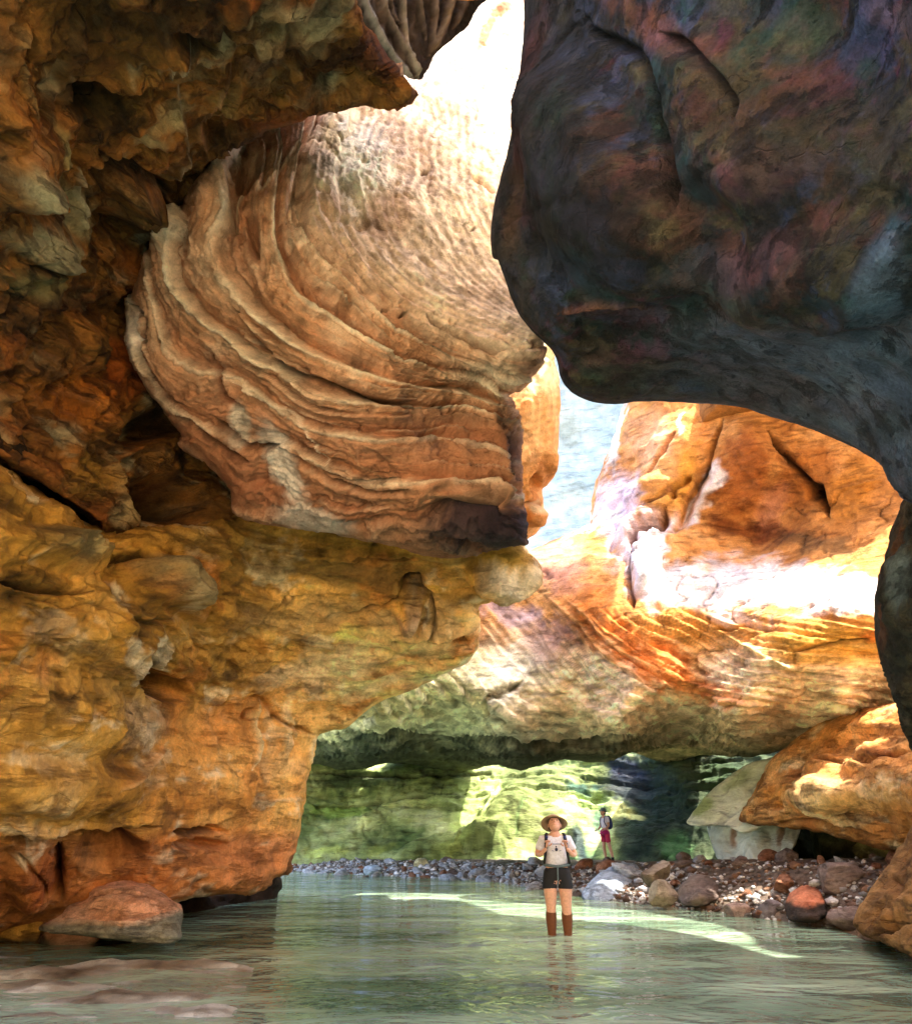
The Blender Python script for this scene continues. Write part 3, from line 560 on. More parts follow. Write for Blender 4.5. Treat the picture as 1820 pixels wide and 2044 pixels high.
mass("orange_canyon_wall",
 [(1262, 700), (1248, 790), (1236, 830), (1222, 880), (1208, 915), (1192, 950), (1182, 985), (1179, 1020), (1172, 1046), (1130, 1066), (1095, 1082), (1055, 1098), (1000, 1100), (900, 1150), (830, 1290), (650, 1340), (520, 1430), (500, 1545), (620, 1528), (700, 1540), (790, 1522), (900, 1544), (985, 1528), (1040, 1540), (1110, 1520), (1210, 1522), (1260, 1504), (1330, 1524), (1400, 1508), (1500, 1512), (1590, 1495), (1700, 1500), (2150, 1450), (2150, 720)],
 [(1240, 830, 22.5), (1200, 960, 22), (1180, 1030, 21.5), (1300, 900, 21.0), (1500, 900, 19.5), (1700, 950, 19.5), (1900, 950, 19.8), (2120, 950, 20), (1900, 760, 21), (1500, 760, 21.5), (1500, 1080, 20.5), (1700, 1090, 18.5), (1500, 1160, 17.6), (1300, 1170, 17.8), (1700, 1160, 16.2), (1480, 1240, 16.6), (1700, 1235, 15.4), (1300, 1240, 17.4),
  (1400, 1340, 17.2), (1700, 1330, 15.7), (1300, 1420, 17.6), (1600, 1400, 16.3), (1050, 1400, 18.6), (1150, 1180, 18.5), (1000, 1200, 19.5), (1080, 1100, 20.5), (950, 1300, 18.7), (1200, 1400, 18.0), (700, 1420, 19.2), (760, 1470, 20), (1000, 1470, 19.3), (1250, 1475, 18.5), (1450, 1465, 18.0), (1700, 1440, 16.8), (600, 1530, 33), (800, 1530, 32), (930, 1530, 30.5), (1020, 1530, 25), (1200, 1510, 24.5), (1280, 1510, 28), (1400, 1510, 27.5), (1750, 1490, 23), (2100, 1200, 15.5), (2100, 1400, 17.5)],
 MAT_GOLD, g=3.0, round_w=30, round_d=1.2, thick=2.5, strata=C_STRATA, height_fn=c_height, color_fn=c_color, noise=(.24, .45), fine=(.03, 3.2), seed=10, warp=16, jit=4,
 palette=[(-.5, '#98602e'), (-.1, '#b67a3e'), (.2, '#cc9050'), (.6, '#dcaa70')], pal_scale=.6,
 bumps=[(1280, 1060, 60, 30, -30, .6), (1310, 990, 60, 50, 0, .5), (1350, 900, 60, 90, 20, .3), (1480, 930, 80, 110, 20, .15), (1628, 985, 24, 20, 30, -.5), (1280, 1130, 30, 60, 0, .35), (1380, 1000, 18, 80, 25, -.5)],
 blobs=[(1240, 1010, 60, 80, 10, '#ddc8d6', .9), (1290, 1080, 90, 40, -30, '#e0d0d8', .8), (1300, 880, 60, 80, 10, '#d8a080', .6), (1380, 850, 60, 90, 0, '#c8803c', .7), (1360, 960, 20, 80, 25, '#e0a040', .7), (1480, 950, 70, 100, 15, '#8f4a16', .8), (1620, 950, 90, 100, 30, '#8a4e18', .85), (1540, 1020, 40, 70, 20, '#a86a50', .6), (1628, 985, 22, 22, 20, '#140c08', .95), (1700, 980, 60, 90, 20, '#a86a20', .7), (1500, 1060, 120, 26, 5, '#6e3412', .8), (1640, 1090, 110, 24, 12, '#6a5030', .7),  # brown blobs at upper right paint the shade on that wall
        (1360, 850, 10, 26, 0, '#f0e4e4', .8), (1235, 850, 14, 90, 12, '#fff6f6', .9), (1180, 1050, 70, 14, -28, '#fff4ee', .95), (1420, 960, 22, 45, 25, SUN_WHITE, .95), (1385, 1020, 20, 50, 35, SUN_WHITE, .95), (1310, 1090, 30, 60, 20, SUN_WHITE, .95), (1290, 1150, 40, 70, 0, '#dcd4da', .95), (1370, 1170, 110, 50, 14, SUN_WHITE, .95), (1540, 1165, 210, 52, 6, SUN_WHITE, .98), (1700, 1185, 130, 45, 3, '#e6e2e6', .98), (1450, 1225, 90, 20, 10, '#e6c8b8', .7),  # near-white rim and band carry painted sun glow
        (1110, 1130, 70, 60, 30, '#b57a6a', .75), (1190, 1200, 80, 60, 30, '#b87034', .7), (1180, 1170, 30, 20, 0, '#8a4a1c', .6), (1020, 1220, 80, 34, 15, '#9d8484', .85), (1090, 1280, 60, 60, 30, '#a88078', .6), (1210, 1250, 110, 50, 42, '#d8813a', .85), (1320, 1330, 130, 50, 32, '#e08038', .9), (1420, 1385, 90, 26, 15, '#e8944e', .7), (1650, 1290, 150, 40, 0, '#e2ae48', .6), (1740, 1270, 26, 16, 0, '#d0702a', .8), (1400, 1230, 120, 14, 12, '#d08a34', .5)],
 strokes=[([(1332, 1020), (1320, 1050), (1295, 1060), (1270, 1080), (1262, 1110)], 8, -.5, '#5a2c12', .85), ([(1262, 1110), (1255, 1160), (1262, 1215)], 4, -.25, '#5a2a10', .7), ([(1450, 830), (1425, 880), (1410, 930), (1390, 990)], 4, -.25, '#4a2410', .7), ([(1530, 850), (1570, 910), (1600, 950), (1640, 1000), (1660, 1040)], 7, -.4, '#2a160a', .8), ([(1350, 860), (1330, 900), (1290, 960)], 4, -.2, '#8a4414', .5), ([(1345, 1010), (1350, 980), (1380, 950)], 6, -.3, '#7a4a10', .7),
          ([(1560, 1300), (1640, 1290), (1740, 1275)], 3, -.2, '#4a300e', .7), ([(1420, 1255), (1500, 1245)], 3, -.15, '#6a4010', .6), ([(960, 1400), (1020, 1375), (1040, 1360)], 7, -.3, '#30361c', .7), ([(960, 1400), (975, 1430)], 5, -.3, '#2a3018', .7), ([(650, 1490), (800, 1470), (950, 1480), (1100, 1490), (1300, 1470)], 6, -.3, '#1c2412', .7), ([(700, 1440), (800, 1420), (900, 1425)], 4, -.2, '#4a4a20', .6), ([(1080, 1180), (1115, 1210), (1160, 1250), (1220, 1310), (1290, 1370)], 4, .12, '#e0a060', .6), ([(1120, 1190), (1170, 1230), (1240, 1300), (1330, 1350)], 3, .1, '#e4a868', .5),
          ([(1200, 1270), (1300, 1340), (1370, 1400)], 3, .06, '#e8ae70', .5), ([(1470, 1280), (1560, 1330), (1640, 1340)], 4, .1, '#ead08a', .6), ([(1300, 1020), (1330, 1000), (1345, 975)], 3, -.15, '#8e5c40', .7)],
 label="orange canyon wall with a bleached ledge whitened by painted sun glow, curving under into the low ceiling")

# 9 lower left: ceiling underside and orange wall block
def ll_height(I):
    q = I['q']; X, Y = I['XW'], I['YW']
    wc = sstep(200, 420, X)*sstep(1420, 1330, Y)         # ceiling underside: thin horizontal beds
    a = fbm(q*np.array([.5, .5, 4.5])+8, 4, ridged=True)
    b = fbm(q*np.array([1.0, 1.0, 1.3])+3, 4); stp = np.floor(b*4)/4+sstep(.6, 1, b*4-np.floor(b*4))/4
    return .16*a*wc+.38*stp*(1-.6*wc)*sstep(1480, 1340, Y+.2*X-60)+.05*fbm(q*2.6+5, 4, ridged=True)
def ll_color(col, I):
    X, Y, nC, nA = I['XW'], I['YW'], I['nC'], I['nA']
    def put(w, c): nonlocal col; col = mix(col, col*0+lin(c), np.clip(w, 0, 1))
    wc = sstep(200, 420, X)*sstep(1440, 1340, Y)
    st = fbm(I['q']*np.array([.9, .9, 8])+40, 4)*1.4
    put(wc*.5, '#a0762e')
    put(sstep(500, 760, X+nC*60)*sstep(1180, 1270, Y+nC*30)*.85, '#eeb464')  # ledge underside painted lighter to stand in for bounce glow
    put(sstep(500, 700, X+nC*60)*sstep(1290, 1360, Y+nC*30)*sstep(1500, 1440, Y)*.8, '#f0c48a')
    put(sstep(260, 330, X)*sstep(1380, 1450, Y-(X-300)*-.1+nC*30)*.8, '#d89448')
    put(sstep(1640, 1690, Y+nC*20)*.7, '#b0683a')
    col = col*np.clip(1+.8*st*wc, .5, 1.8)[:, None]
    return mix(col, np.clip(col*1.5+.03, 0, .9), sstep(330, 620, X+nC*60)*sstep(1080, 1200, Y+nC*30))  # underside brightened in the colour where little light reaches
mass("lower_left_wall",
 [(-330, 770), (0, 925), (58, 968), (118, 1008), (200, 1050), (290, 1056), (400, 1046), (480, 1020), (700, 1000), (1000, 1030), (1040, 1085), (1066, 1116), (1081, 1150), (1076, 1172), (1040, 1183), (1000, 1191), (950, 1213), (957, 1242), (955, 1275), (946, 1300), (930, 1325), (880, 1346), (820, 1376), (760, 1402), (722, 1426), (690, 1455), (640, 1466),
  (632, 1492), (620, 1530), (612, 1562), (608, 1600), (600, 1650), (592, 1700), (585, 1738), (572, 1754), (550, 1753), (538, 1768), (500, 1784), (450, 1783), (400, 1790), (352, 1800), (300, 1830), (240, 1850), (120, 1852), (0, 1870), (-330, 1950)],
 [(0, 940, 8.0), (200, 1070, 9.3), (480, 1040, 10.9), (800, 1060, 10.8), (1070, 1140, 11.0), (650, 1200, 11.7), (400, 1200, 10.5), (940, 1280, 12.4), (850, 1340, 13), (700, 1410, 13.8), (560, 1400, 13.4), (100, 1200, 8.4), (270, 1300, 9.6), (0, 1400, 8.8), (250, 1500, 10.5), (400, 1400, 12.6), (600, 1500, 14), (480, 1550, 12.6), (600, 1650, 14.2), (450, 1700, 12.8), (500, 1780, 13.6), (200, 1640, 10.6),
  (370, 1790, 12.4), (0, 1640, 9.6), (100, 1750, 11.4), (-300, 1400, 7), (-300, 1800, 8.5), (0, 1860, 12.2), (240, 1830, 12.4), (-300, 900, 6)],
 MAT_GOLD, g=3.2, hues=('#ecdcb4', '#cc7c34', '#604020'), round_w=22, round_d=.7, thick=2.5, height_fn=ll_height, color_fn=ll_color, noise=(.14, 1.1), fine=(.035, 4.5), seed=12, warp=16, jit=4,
 palette=[(-.6, '#5a3c14'), (-.25, '#946824'), (0, '#bc8834'), (.25, '#d2a04e'), (.6, '#d8bc88')], pal_scale=1.0,
 bumps=[(320, 1165, 75, 42, 25, .6), (130, 1100, 110, 40, 15, .4), (860, 1250, 100, 22, -12, .3), (820, 1205, 30, 26, 0, .5), (1000, 1140, 70, 30, 5, .5), (330, 1370, 50, 26, 20, -1.1), (220, 1700, 70, 45, 0, -1.0), (60, 1750, 50, 70, 0, .3), (400, 1690, 60, 14, 0, -.35), (400, 1660, 55, 8, 0, -.4), (500, 1430, 16, 14, 0, -.5), (150, 1430, 140, 90, 10, .3), (130, 1570, 200, 60, 0, .25), (560, 1480, 20, 70, 10, .25), (440, 1740, 90, 30, 0, .15)],
 blobs=[(120, 1095, 90, 34, 18, '#98875c', .85), (320, 1160, 75, 40, 25, '#9c8a62', .9), (100, 960, 60, 40, 25, '#a8701c', .7), (60, 1080, 40, 30, 0, '#7a5a20', .6), (60, 1180, 60, 50, 0, '#5c4012', .8), (100, 1260, 90, 60, 0, '#80561a', .7), (330, 1370, 50, 26, 20, '#1c1008', .9), (280, 1440, 60, 60, -30, '#b09068', .7), (200, 1350, 90, 60, 20, '#8c6a34', .6), (100, 1530, 120, 40, 10, '#a87a34', .7), (250, 1560, 160, 60, -10, '#b07a30', .6),
        (820, 1205, 28, 24, 0, '#d3b090', .9), (1020, 1135, 60, 28, 10, '#e8cfa4', .9), (930, 1160, 90, 22, 10, '#d39a48', .8), (925, 1265, 26, 50, 0, '#cf7424', .9), (850, 1235, 150, 45, -6, '#f4cc8c', .6), (850, 1290, 90, 26, -10, '#f6cc90', .85), (700, 1290, 120, 24, -10, '#f4cc90', .8), (740, 1370, 80, 20, -20, '#f4d8a4', .8), (560, 1350, 100, 24, 0, '#dca25c', .7), (470, 1090, 180, 26, 3, '#8a6a30', .8), (620, 1130, 240, 30, 4, '#7c6230', .7), (400, 1230, 60, 50, 10, '#9c6c24', .7), (450, 1290, 140, 22, -6, '#b88438', .7), (640, 1330, 140, 36, -12, '#fadcac', .8), (600, 1230, 160, 40, -6, '#eec07a', .6),  # cream blobs paint the glow of the ledge underside and lit lobes
        (460, 1440, 70, 60, 20, '#cc8844', .7), (570, 1450, 14, 90, 10, '#ecc890', .8), (540, 1470, 10, 80, 5, '#e8bc80', .7), (600, 1570, 16, 80, 5, '#d99248', .6), (440, 1600, 120, 30, 0, '#b0702a', .6), (240, 1700, 60, 40, 0, '#241408', .85), (90, 1740, 60, 60, 0, '#a0521c', .8), (480, 1720, 110, 50, 0, '#b87440', .7), (780, 1160, 60, 30, 20, '#6a5028', .5), (560, 1530, 60, 24, 10, '#e0ae70', .6)],
 strokes=[([(190, 1178), (130, 1175), (60, 1165), (0, 1160)], 6, -.25, '#23160a', .8), ([(215, 1120), (260, 1110), (300, 1125)], 8, -.3, '#1c120a', .8), ([(250, 1230), (290, 1245), (350, 1235)], 6, -.25, '#2a1a0a', .7), ([(300, 1290), (298, 1330), (310, 1400)], 6, -.35, '#1a0e06', .8), ([(0, 1668), (120, 1664), (200, 1655), (260, 1650), (320, 1650)], 6, -.4, '#1c0e06', .85), ([(118, 1680), (118, 1740), (125, 1800)], 7, -.3, '#241006', .8), ([(350, 1665), (400, 1668), (440, 1655)], 5, -.25, '#3a1c08', .8),
          ([(370, 1730), (440, 1725), (460, 1705)], 3, .05, '#d08c50', .5), ([(30, 1690), (80, 1730), (95, 1790)], 4, -.1, '#5a2a0e', .5), ([(400, 1380), (410, 1420), (430, 1480), (425, 1520)], 4, .06, '#d8a060', .5), ([(520, 1400), (505, 1450), (515, 1500), (500, 1540)], 5, .10, '#f0d8a0', .8), ([(545, 1400), (580, 1430), (590, 1480)], 4, .06, '#e8c48c', .6), ([(480, 1400), (520, 1395), (560, 1440), (630, 1466)], 5, -.15, '#8a4414', .5), ([(632, 1466), (615, 1500), (622, 1530)], 4, .06, '#f2d8a8', .7),
          ([(780, 1190), (810, 1175), (850, 1185), (870, 1215), (860, 1250), (800, 1275)], 3.5, -.2, '#3a2410', .7), ([(800, 1180), (820, 1160), (840, 1175)], 9, -.3, '#4a2410', .8), ([(870, 1210), (890, 1215)], 3, -.15, '#2a1a10', .7), ([(850, 1195), (858, 1215), (845, 1235)], 4, .08, '#eed8b8', .7), ([(700, 1110), (810, 1115), (830, 1100)], 3, -.15, '#3a2a14', .6), ([(650, 1225), (720, 1215), (800, 1180)], 3, -.12, '#5a3a1c', .6),
          ([(500, 1600), (560, 1600), (608, 1595)], 3, .05, '#f0c890', .6), ([(0, 1640), (150, 1652), (260, 1640), (320, 1620)], 8, .12, '#b88440', .5), ([(205, 1570), (290, 1530), (330, 1490)], 6, .1, '#c09464', .5), ([(960, 1240), (955, 1280), (940, 1310)], 4, .05, '#f4dca8', .7), ([(590, 1700), (575, 1745), (540, 1770)], 6, -.2, '#5a2808', .7)],
 label="ochre lower left wall, its ceiling ledge and the orange block over the water")

# 10 deep back of the undercut on the left, its shade painted near black
mass("undercut_wall",
 [(-330, 1560), (470, 1560), (530, 1690), (562, 1756), (556, 1790), (540, 1840), (300, 1930), (-330, 1990)],
 [(0, 1700, 14), (600, 1650, 18), (560, 1790, 17.5), (300, 1880, 14.2), (-300, 1700, 12)],
 MAT_DARK, g=5, round_w=20, round_d=.5, thick=1.5, noise=(.2, 1), seed=13, palette=[(-.5, '#120c06'), (.5, '#3a2410')],
 label="dark back wall of the undercut below the orange block")

# 11 back wall, mossy
def g_height(I):
    ly = (I['Y']+18*I['nA'])/31.; fl = ly-np.floor(ly)
    return (.20*fbm(I['q']*np.array([.35, .35, 2.6]), 4, ridged=True)+.10*np.interp(fl, [0, .1, .3, 1], [.6, -1, -.3, .6])*np.clip(1+3*I['nF'], 0, 2))*sstep(1700, 1600, I['Y'])+.10*fbm(I['q']*np.array([.8, .8, .5])+5, 4)
def g_color(col, I):
    st = fbm(I['q']*np.array([.35, .35, 3.])+60, 4); w = sstep(1660, 1560, I['Y'])
    col = col*np.clip(1+1.3*st*w, .25, 1.7)[:, None]; n = I['nC']
    return mix(col, lin('#1c2a22')[None]*np.clip(1+st, .4, 2)[:, None], np.clip(.55*sstep(1560, 1510, I['YW']+20*n)+sstep(1230, 1290, I['XW']+.2*(I['YW']-1600)+20*n), 0, 1)*.85)
LG = '#5f6a3a'; DG = '#1f3024'
mass("mossy_back_wall",
 [(420, 1340), (2000, 1300), (2000, 1840), (420, 1840)],
 [(450, 1400, 33), (1900, 1400, 27), (1200, 1600, 31.5), (1200, 1730, 29), (600, 1730, 31), (600, 1550, 34), (900, 1600, 32.5), (1500, 1700, 26.5), (1900, 1750, 24)],
 MAT_STREAK, g=2.8, round_w=20, round_d=.5, thick=3, height_fn=g_height, color_fn=g_color, noise=(.35, .4), fine=(.04, 3), seed=14, warp=9,
 palette=[(-.5, '#3e4a2a'), (-.1, '#74844a'), (.2, '#9ca868'), (.6, '#bec490')], pal_scale=.5,
 bumps=[(1000, 1660, 60, 100, 40, .8), (900, 1700, 130, 30, -10, .7), (1080, 1610, 110, 80, 0, .4), (1300, 1580, 80, 70, 0, -.6), (700, 1590, 100, 30, 0, -.4), (1190, 1600, 60, 8, 0, -.3)],
 blobs=[(1260, 1560, 70, 50, 0, '#141c26', .95), (1240, 1530, 50, 30, 0, '#182032', .9), (1330, 1600, 70, 80, 0, '#1c2e22', .85), (1440, 1560, 60, 50, 0, '#22361c', .8), (1270, 1660, 60, 70, 0, '#182a1e', .85), (1000, 1500, 250, 16, 0, '#1c2430', .85), (700, 1560, 100, 22, 0, '#24341c', .8), (680, 1620, 80, 22, 0, '#78983c', .7), (720, 1650, 26, 10, 0, '#d0d890', .9), (650, 1700, 60, 14, -6, '#c0cc68', .8), (760, 1698, 40, 12, -10, '#8e9a44', .7), (820, 1680, 50, 30, -30, '#3f5a2a', .8),
        (1080, 1590, 62, 62, 10, LG, .97), (1040, 1560, 40, 50, 10, '#5c6637', .95), (1170, 1545, 45, 28, 0, LG, .95), (1010, 1650, 40, 60, 30, '#5c6637', .95), (960, 1690, 50, 26, -35, '#69763e', .9), (1070, 1680, 50, 34, 0, '#5c6637', .9), (910, 1710, 50, 14, -20, '#8c9c4c', .8), (930, 1630, 18, 60, 40, '#8ea25a', .7), (1090, 1650, 40, 40, 0, '#78804c', .8),
        (1160, 1580, 40, 16, 0, '#2e4a3c', .95), (1245, 1620, 40, 14, 10, '#b9b870', .95), (1170, 1625, 26, 34, 0, '#8ea460', .8), (1195, 1640, 18, 40, 20, '#3c5844', .9), (1140, 1660, 20, 26, 0, '#92a664', .8), (1100, 1720, 100, 16, 0, '#4c7040', .85), (1180, 1700, 30, 20, 0, '#5a7c48', .8), (1350, 1690, 40, 30, 0, '#3f6a3a', .7), (1158, 1690, 22, 50, -20, '#1b2c38', .9)],
 strokes=[([(620, 1612), (700, 1604), (800, 1600), (870, 1592)], 4, -.5, '#0e160a', .9), ([(640, 1545), (760, 1552), (900, 1548), (1000, 1545)], 3, -.3, '#141c10', .7), ([(1130, 1600), (1180, 1600), (1240, 1598)], 3, .1, '#b8c48c', .8), ([(900, 1720), (930, 1680), (960, 1650), (990, 1600), (1000, 1550)], 3, .2, '#bccc80', .5), ([(1330, 1760), (1300, 1730), (1340, 1700)], 4, -.2, '#0e180e', .5), ([(1060, 1620), (1040, 1660), (1035, 1700)], 3, -.1, '#4f6a3a', .6), ([(640, 1500), (800, 1510), (950, 1505)], 3, -.3, '#1a2214', .7)],
 label="moss green back wall with pale patches behind the hikers")

# 12 right-hand recess, slab and orange outcrop
mass("recess_wall",
 [(1446, 1650), (1500, 1560), (2100, 1480), (2150, 1900), (1800, 1880), (1640, 1830), (1500, 1770), (1450, 1715)],
 [(1400, 1600, 25), (1900, 1600, 19), (1600, 1760, 21), (1800, 1860, 17.5), (1500, 1700, 23)],
 MAT_DARK, g=3.2, round_w=30, round_d=.6, thick=2, noise=(.25, .7), fine=(.04, 4), seed=15, ridged=.08, palette=[(-.5, '#1a1c10'), (0, '#33351e'), (.4, '#5c5c36'), (.7, '#85824e')], pal_scale=1,
 bumps=[(1700, 1700, 90, 60, 20, .5), (1600, 1690, 40, 50, 0, -.5)], blobs=[(1680, 1690, 60, 34, 15, '#4a5030', .7), (1760, 1700, 34, 20, 0, '#8e8a4a', .7), (1620, 1720, 80, 30, 20, '#3a3c26', .6)],
 strokes=[([(1640, 1740), (1720, 1720), (1790, 1660)], 6, -.2, '#0e0c06', .8), ([(1620, 1690), (1660, 1660), (1730, 1680)], 4, .1, '#6a6a40', .5)],
 label="shaded olive green rock recess below the orange outcrop")
mass("sloping_green_slab",
 [(1372, 1646), (1377, 1630), (1398, 1602), (1420, 1578), (1455, 1550), (1490, 1527), (1530, 1514), (1590, 1505), (1590, 1600), (1500, 1660), (1450, 1652), (1410, 1650)],
 [(1372, 1645, 19.5), (1490, 1527, 20.5), (1550, 1510, 20), (1480, 1640, 18.5), (1590, 1600, 18)],
 MAT_FAR, cracks=(.015, .9), g=2.5, round_w=7, round_d=.15, thick=1.4, noise=(.12, .8), fine=(.02, 5), seed=16, warp=3, jit=2, palette=[(-.5, '#ccd2ac'), (0, '#e4e8c8'), (.5, '#eeeed8')], pal_scale=.6,
 blobs=[(1400, 1610, 30, 26, -40, '#9cb060', .8), (1470, 1560, 40, 14, -35, '#98a868', .6)], strokes=[([(1372, 1640), (1410, 1646), (1470, 1650)], 3, -.05, '#4c5a30', .5)],
 label="pale green slab leaning on the left side of the orange outcrop")
mass("pale_support_rock",
 [(1416, 1630), (1500, 1620), (1596, 1620), (1590, 1680), (1566, 1716), (1536, 1740), (1500, 1746), (1470, 1738), (1446, 1728), (1424, 1696)],
 [(1420, 1650, 20.2), (1560, 1650, 18.9), (1500, 1720, 18.6), (1440, 1700, 19.6)],
 MAT_FAR, cracks=(.04, 1.3), g=2.2, round_w=10, round_d=.25, thick=1.5, noise=(.16, 1.1), seed=17, warp=5, jit=3, palette=[(-.5, '#b4baa8'), (0, '#d6dccc'), (.5, '#eceee0')],
 blobs=[(1463, 1668, 10, 24, 8, '#9a6434', .8), (1556, 1668, 10, 28, 12, '#8a5a2e', .8), (1500, 1640, 60, 9, 0, '#5a5a3a', .7)], bumps=[(1510, 1690, 26, 34, 20, .12)],
 label="pale block with brown hollows propping up the green slab")
def f_color(col, I):
    X, Y, nC = I['XW'], I['YW'], I['nC']
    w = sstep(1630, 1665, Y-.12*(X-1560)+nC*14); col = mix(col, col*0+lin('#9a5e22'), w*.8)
    pale = np.exp(-((X-1665)/75)**2-((Y-1595)/32)**2); return mix(col, col*0+lin('#f0cd8c'), np.clip(pale*1.1+nC*.5*pale, 0, 1)*.85)  # pale oval paints a glow on the outcrop's middle
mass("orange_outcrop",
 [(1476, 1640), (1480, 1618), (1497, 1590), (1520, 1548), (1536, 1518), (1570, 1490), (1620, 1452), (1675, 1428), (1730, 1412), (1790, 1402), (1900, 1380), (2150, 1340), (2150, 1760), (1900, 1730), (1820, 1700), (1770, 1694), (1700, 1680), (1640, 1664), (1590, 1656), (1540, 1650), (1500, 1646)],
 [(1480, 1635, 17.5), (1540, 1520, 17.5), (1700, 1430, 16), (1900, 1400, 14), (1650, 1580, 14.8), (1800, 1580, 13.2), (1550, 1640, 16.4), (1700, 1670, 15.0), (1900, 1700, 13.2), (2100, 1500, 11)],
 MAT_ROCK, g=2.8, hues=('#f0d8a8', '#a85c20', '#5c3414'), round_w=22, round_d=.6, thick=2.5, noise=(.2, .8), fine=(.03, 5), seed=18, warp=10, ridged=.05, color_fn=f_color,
 palette=[(-.5, '#a86c34'), (0, '#cc9150'), (.3, '#dda868'), (.6, '#ecca96')], pal_scale=.9,
 bumps=[(1640, 1590, 80, 40, 0, .3), (1700, 1480, 90, 20, -14, -.2), (1500, 1610, 16, 14, 0, -.15), (1560, 1610, 18, 12, 0, -.15)],
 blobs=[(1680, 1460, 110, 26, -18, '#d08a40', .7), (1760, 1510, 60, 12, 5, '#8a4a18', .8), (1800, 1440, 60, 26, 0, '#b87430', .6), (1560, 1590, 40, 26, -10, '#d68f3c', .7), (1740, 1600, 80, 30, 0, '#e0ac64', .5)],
 strokes=[([(1600, 1528), (1680, 1510), (1740, 1520), (1830, 1500)], 5, -.2, '#6a3410', .7), ([(1545, 1600), (1590, 1580), (1630, 1590)], 4, -.08, '#a8662a', .6), ([(1540, 1645), (1600, 1640), (1680, 1655), (1770, 1670)], 5, -.15, '#5c3010', .6), ([(1600, 1610), (1640, 1625), (1700, 1618)], 3, .06, '#f4dca0', .6), ([(1530, 1530), (1510, 1575), (1490, 1605)], 3, -.1, '#6a3c18', .7)],
 label="glowing orange rock outcrop jutting from the right above the rubble bank")
mass("foreground_right_outcrop",
 [(1860, 1600), (1830, 1630), (1805, 1680), (1790, 1700), (1768, 1735), (1750, 1762), (1728, 1790), (1712, 1815), (1704, 1845), (1722, 1868), (1765, 1886), (1800, 1900), (1860, 1930), (2150, 2040), (2150, 1600)],
 [(1800, 1690, 12.5), (1720, 1800, 12), (1710, 1845, 11.5), (1790, 1885, 10.2), (1900, 1750, 10.5), (2100, 2000, 7.5), (2100, 1650, 9.5)],
 MAT_ROCK, g=3.2, round_w=30, round_d=.6, thick=2, noise=(.12, 1.2), fine=(.03, 6), seed=19, ridged=.05, palette=[(-.5, '#5e3c1a'), (0, '#8c6230'), (.5, '#ae8450')],
 bumps=[(1790, 1850, 30, 14, -30, -.2)], strokes=[([(1740, 1870), (1780, 1850), (1830, 1845)], 5, -.15, '#2a1a0c', .8), ([(1770, 1740), (1800, 1770), (1800, 1820)], 4, -.06, '#5a3a1c', .5)],
 label="brown rock rising from the water at the lower right corner")

# rock closing the long crack on the left, coloured near black for shade
mass("crack_backing_rock", [(-330, 700), (100, 820), (300, 900), (560, 960), (560, 1180), (300, 1180), (0, 1080), (-330, 980)],
 [(-300, 800, 9.5), (0, 900, 11), (300, 1000, 12.5), (500, 1100, 13.5)], MAT_DARK, g=8, round_w=20, round_d=.4, thick=1.5, noise=(.2, 1), seed=23,
 palette=[(-.5, '#120e08'), (.5, '#3a2a14')], label="rock deep inside the long diagonal crack, coloured black as shade")
# unseen slabs added to block the sun and leave a slit on the stream
def slab(name, poly, z0, th, label, seed):
    sp = smooth_poly([(p[0]*50, p[1]*50) for p in poly], 6, 8, seed)/50; n = len(sp); c = sp.mean(0)
    V = []; F = []
    rings = [(.0, z0-.15), (.55, z0-.1), (1., z0), (1., z0+.35*th), (.99, z0+th), (.5, z0+th*1.15), (0, z0+th*1.2)]
    for f, z in rings:
        for k in range(n):
            p = c+(sp[k]-c)*max(f, .02); V.append((p[0], p[1], z))
    V = np.array(V); V = V+.05*np.column_stack([fbm(V*.8, 3), fbm(V*.8+9, 3), fbm(V*.8+19, 3)])
    for r_ in range(len(rings)-1):
        for k in range(n):
            k2 = (k+1) % n; F.append((r_*n+k, (r_+1)*n+k, (r_+1)*n+k2, r_*n+k2))
    col = ramp(fbm(V*.6, 4), [(-.5, '#7a4a1c'), (.5, '#b4783a')])
    me = mesh_from_arrays(name, V, np.array(F), MAT_ROCK, col); o = bpy.data.objects.new(name, me); COL.objects.link(o); tag(o, label, None, None, 'structure')
def sun_up(pts, z=11.6):
    k = z/SUN_DIR.z; return [(p[0]+SUN_DIR.x*k, p[1]+SUN_DIR.y*k) for p in pts]
G = lambda *a: [tuple(ground_pt(x, y)[:2]) for x, y in a]
near_edge = G((900, 1798), (970, 1822), (1090, 1834), (1210, 1842), (1350, 1862), (1450, 1885), (1560, 1921), (1625, 1931))
far_edge = G((1645, 1914), (1530, 1869), (1400, 1838), (1250, 1815), (1100, 1804), (930, 1795))
slab("sun_block_slab", sun_up([(-1.5, 14.0)]+near_edge+[(5.2, 9.3), (8, 9.4), (14, 9.3), (14, -2), (4, -1), (-5, -3), (-6, 3), (-6, 8.8), (-3, 9.2), (-1.3, 9.5)]), 11.4, 1.6, "roof slab above the stream, on the viewer's side of the slot", 31)
slab("sun_block_slab", sun_up(far_edge+[(1.0, 18.2), (3.0, 17.3), (3.8, 15.9), (5.0, 13.7), (7, 12.3), (10, 11.6), (14, 11), (14, 8.4), (8, 8.9)], 12.4), 12.3, .6, "unseen slab added to shade the stream on the far side of the slit", 32)
slab("sun_block_slab", sun_up([(-3.5, 18.5), (-1.5, 18.6), (.3, 18.2), (1.2, 18.6), (.9, 20.2), (-1, 20.9), (-3.5, 21)], 16.5), 16.4, .7, "small unseen slab added to keep sun off the low ceiling", 34)
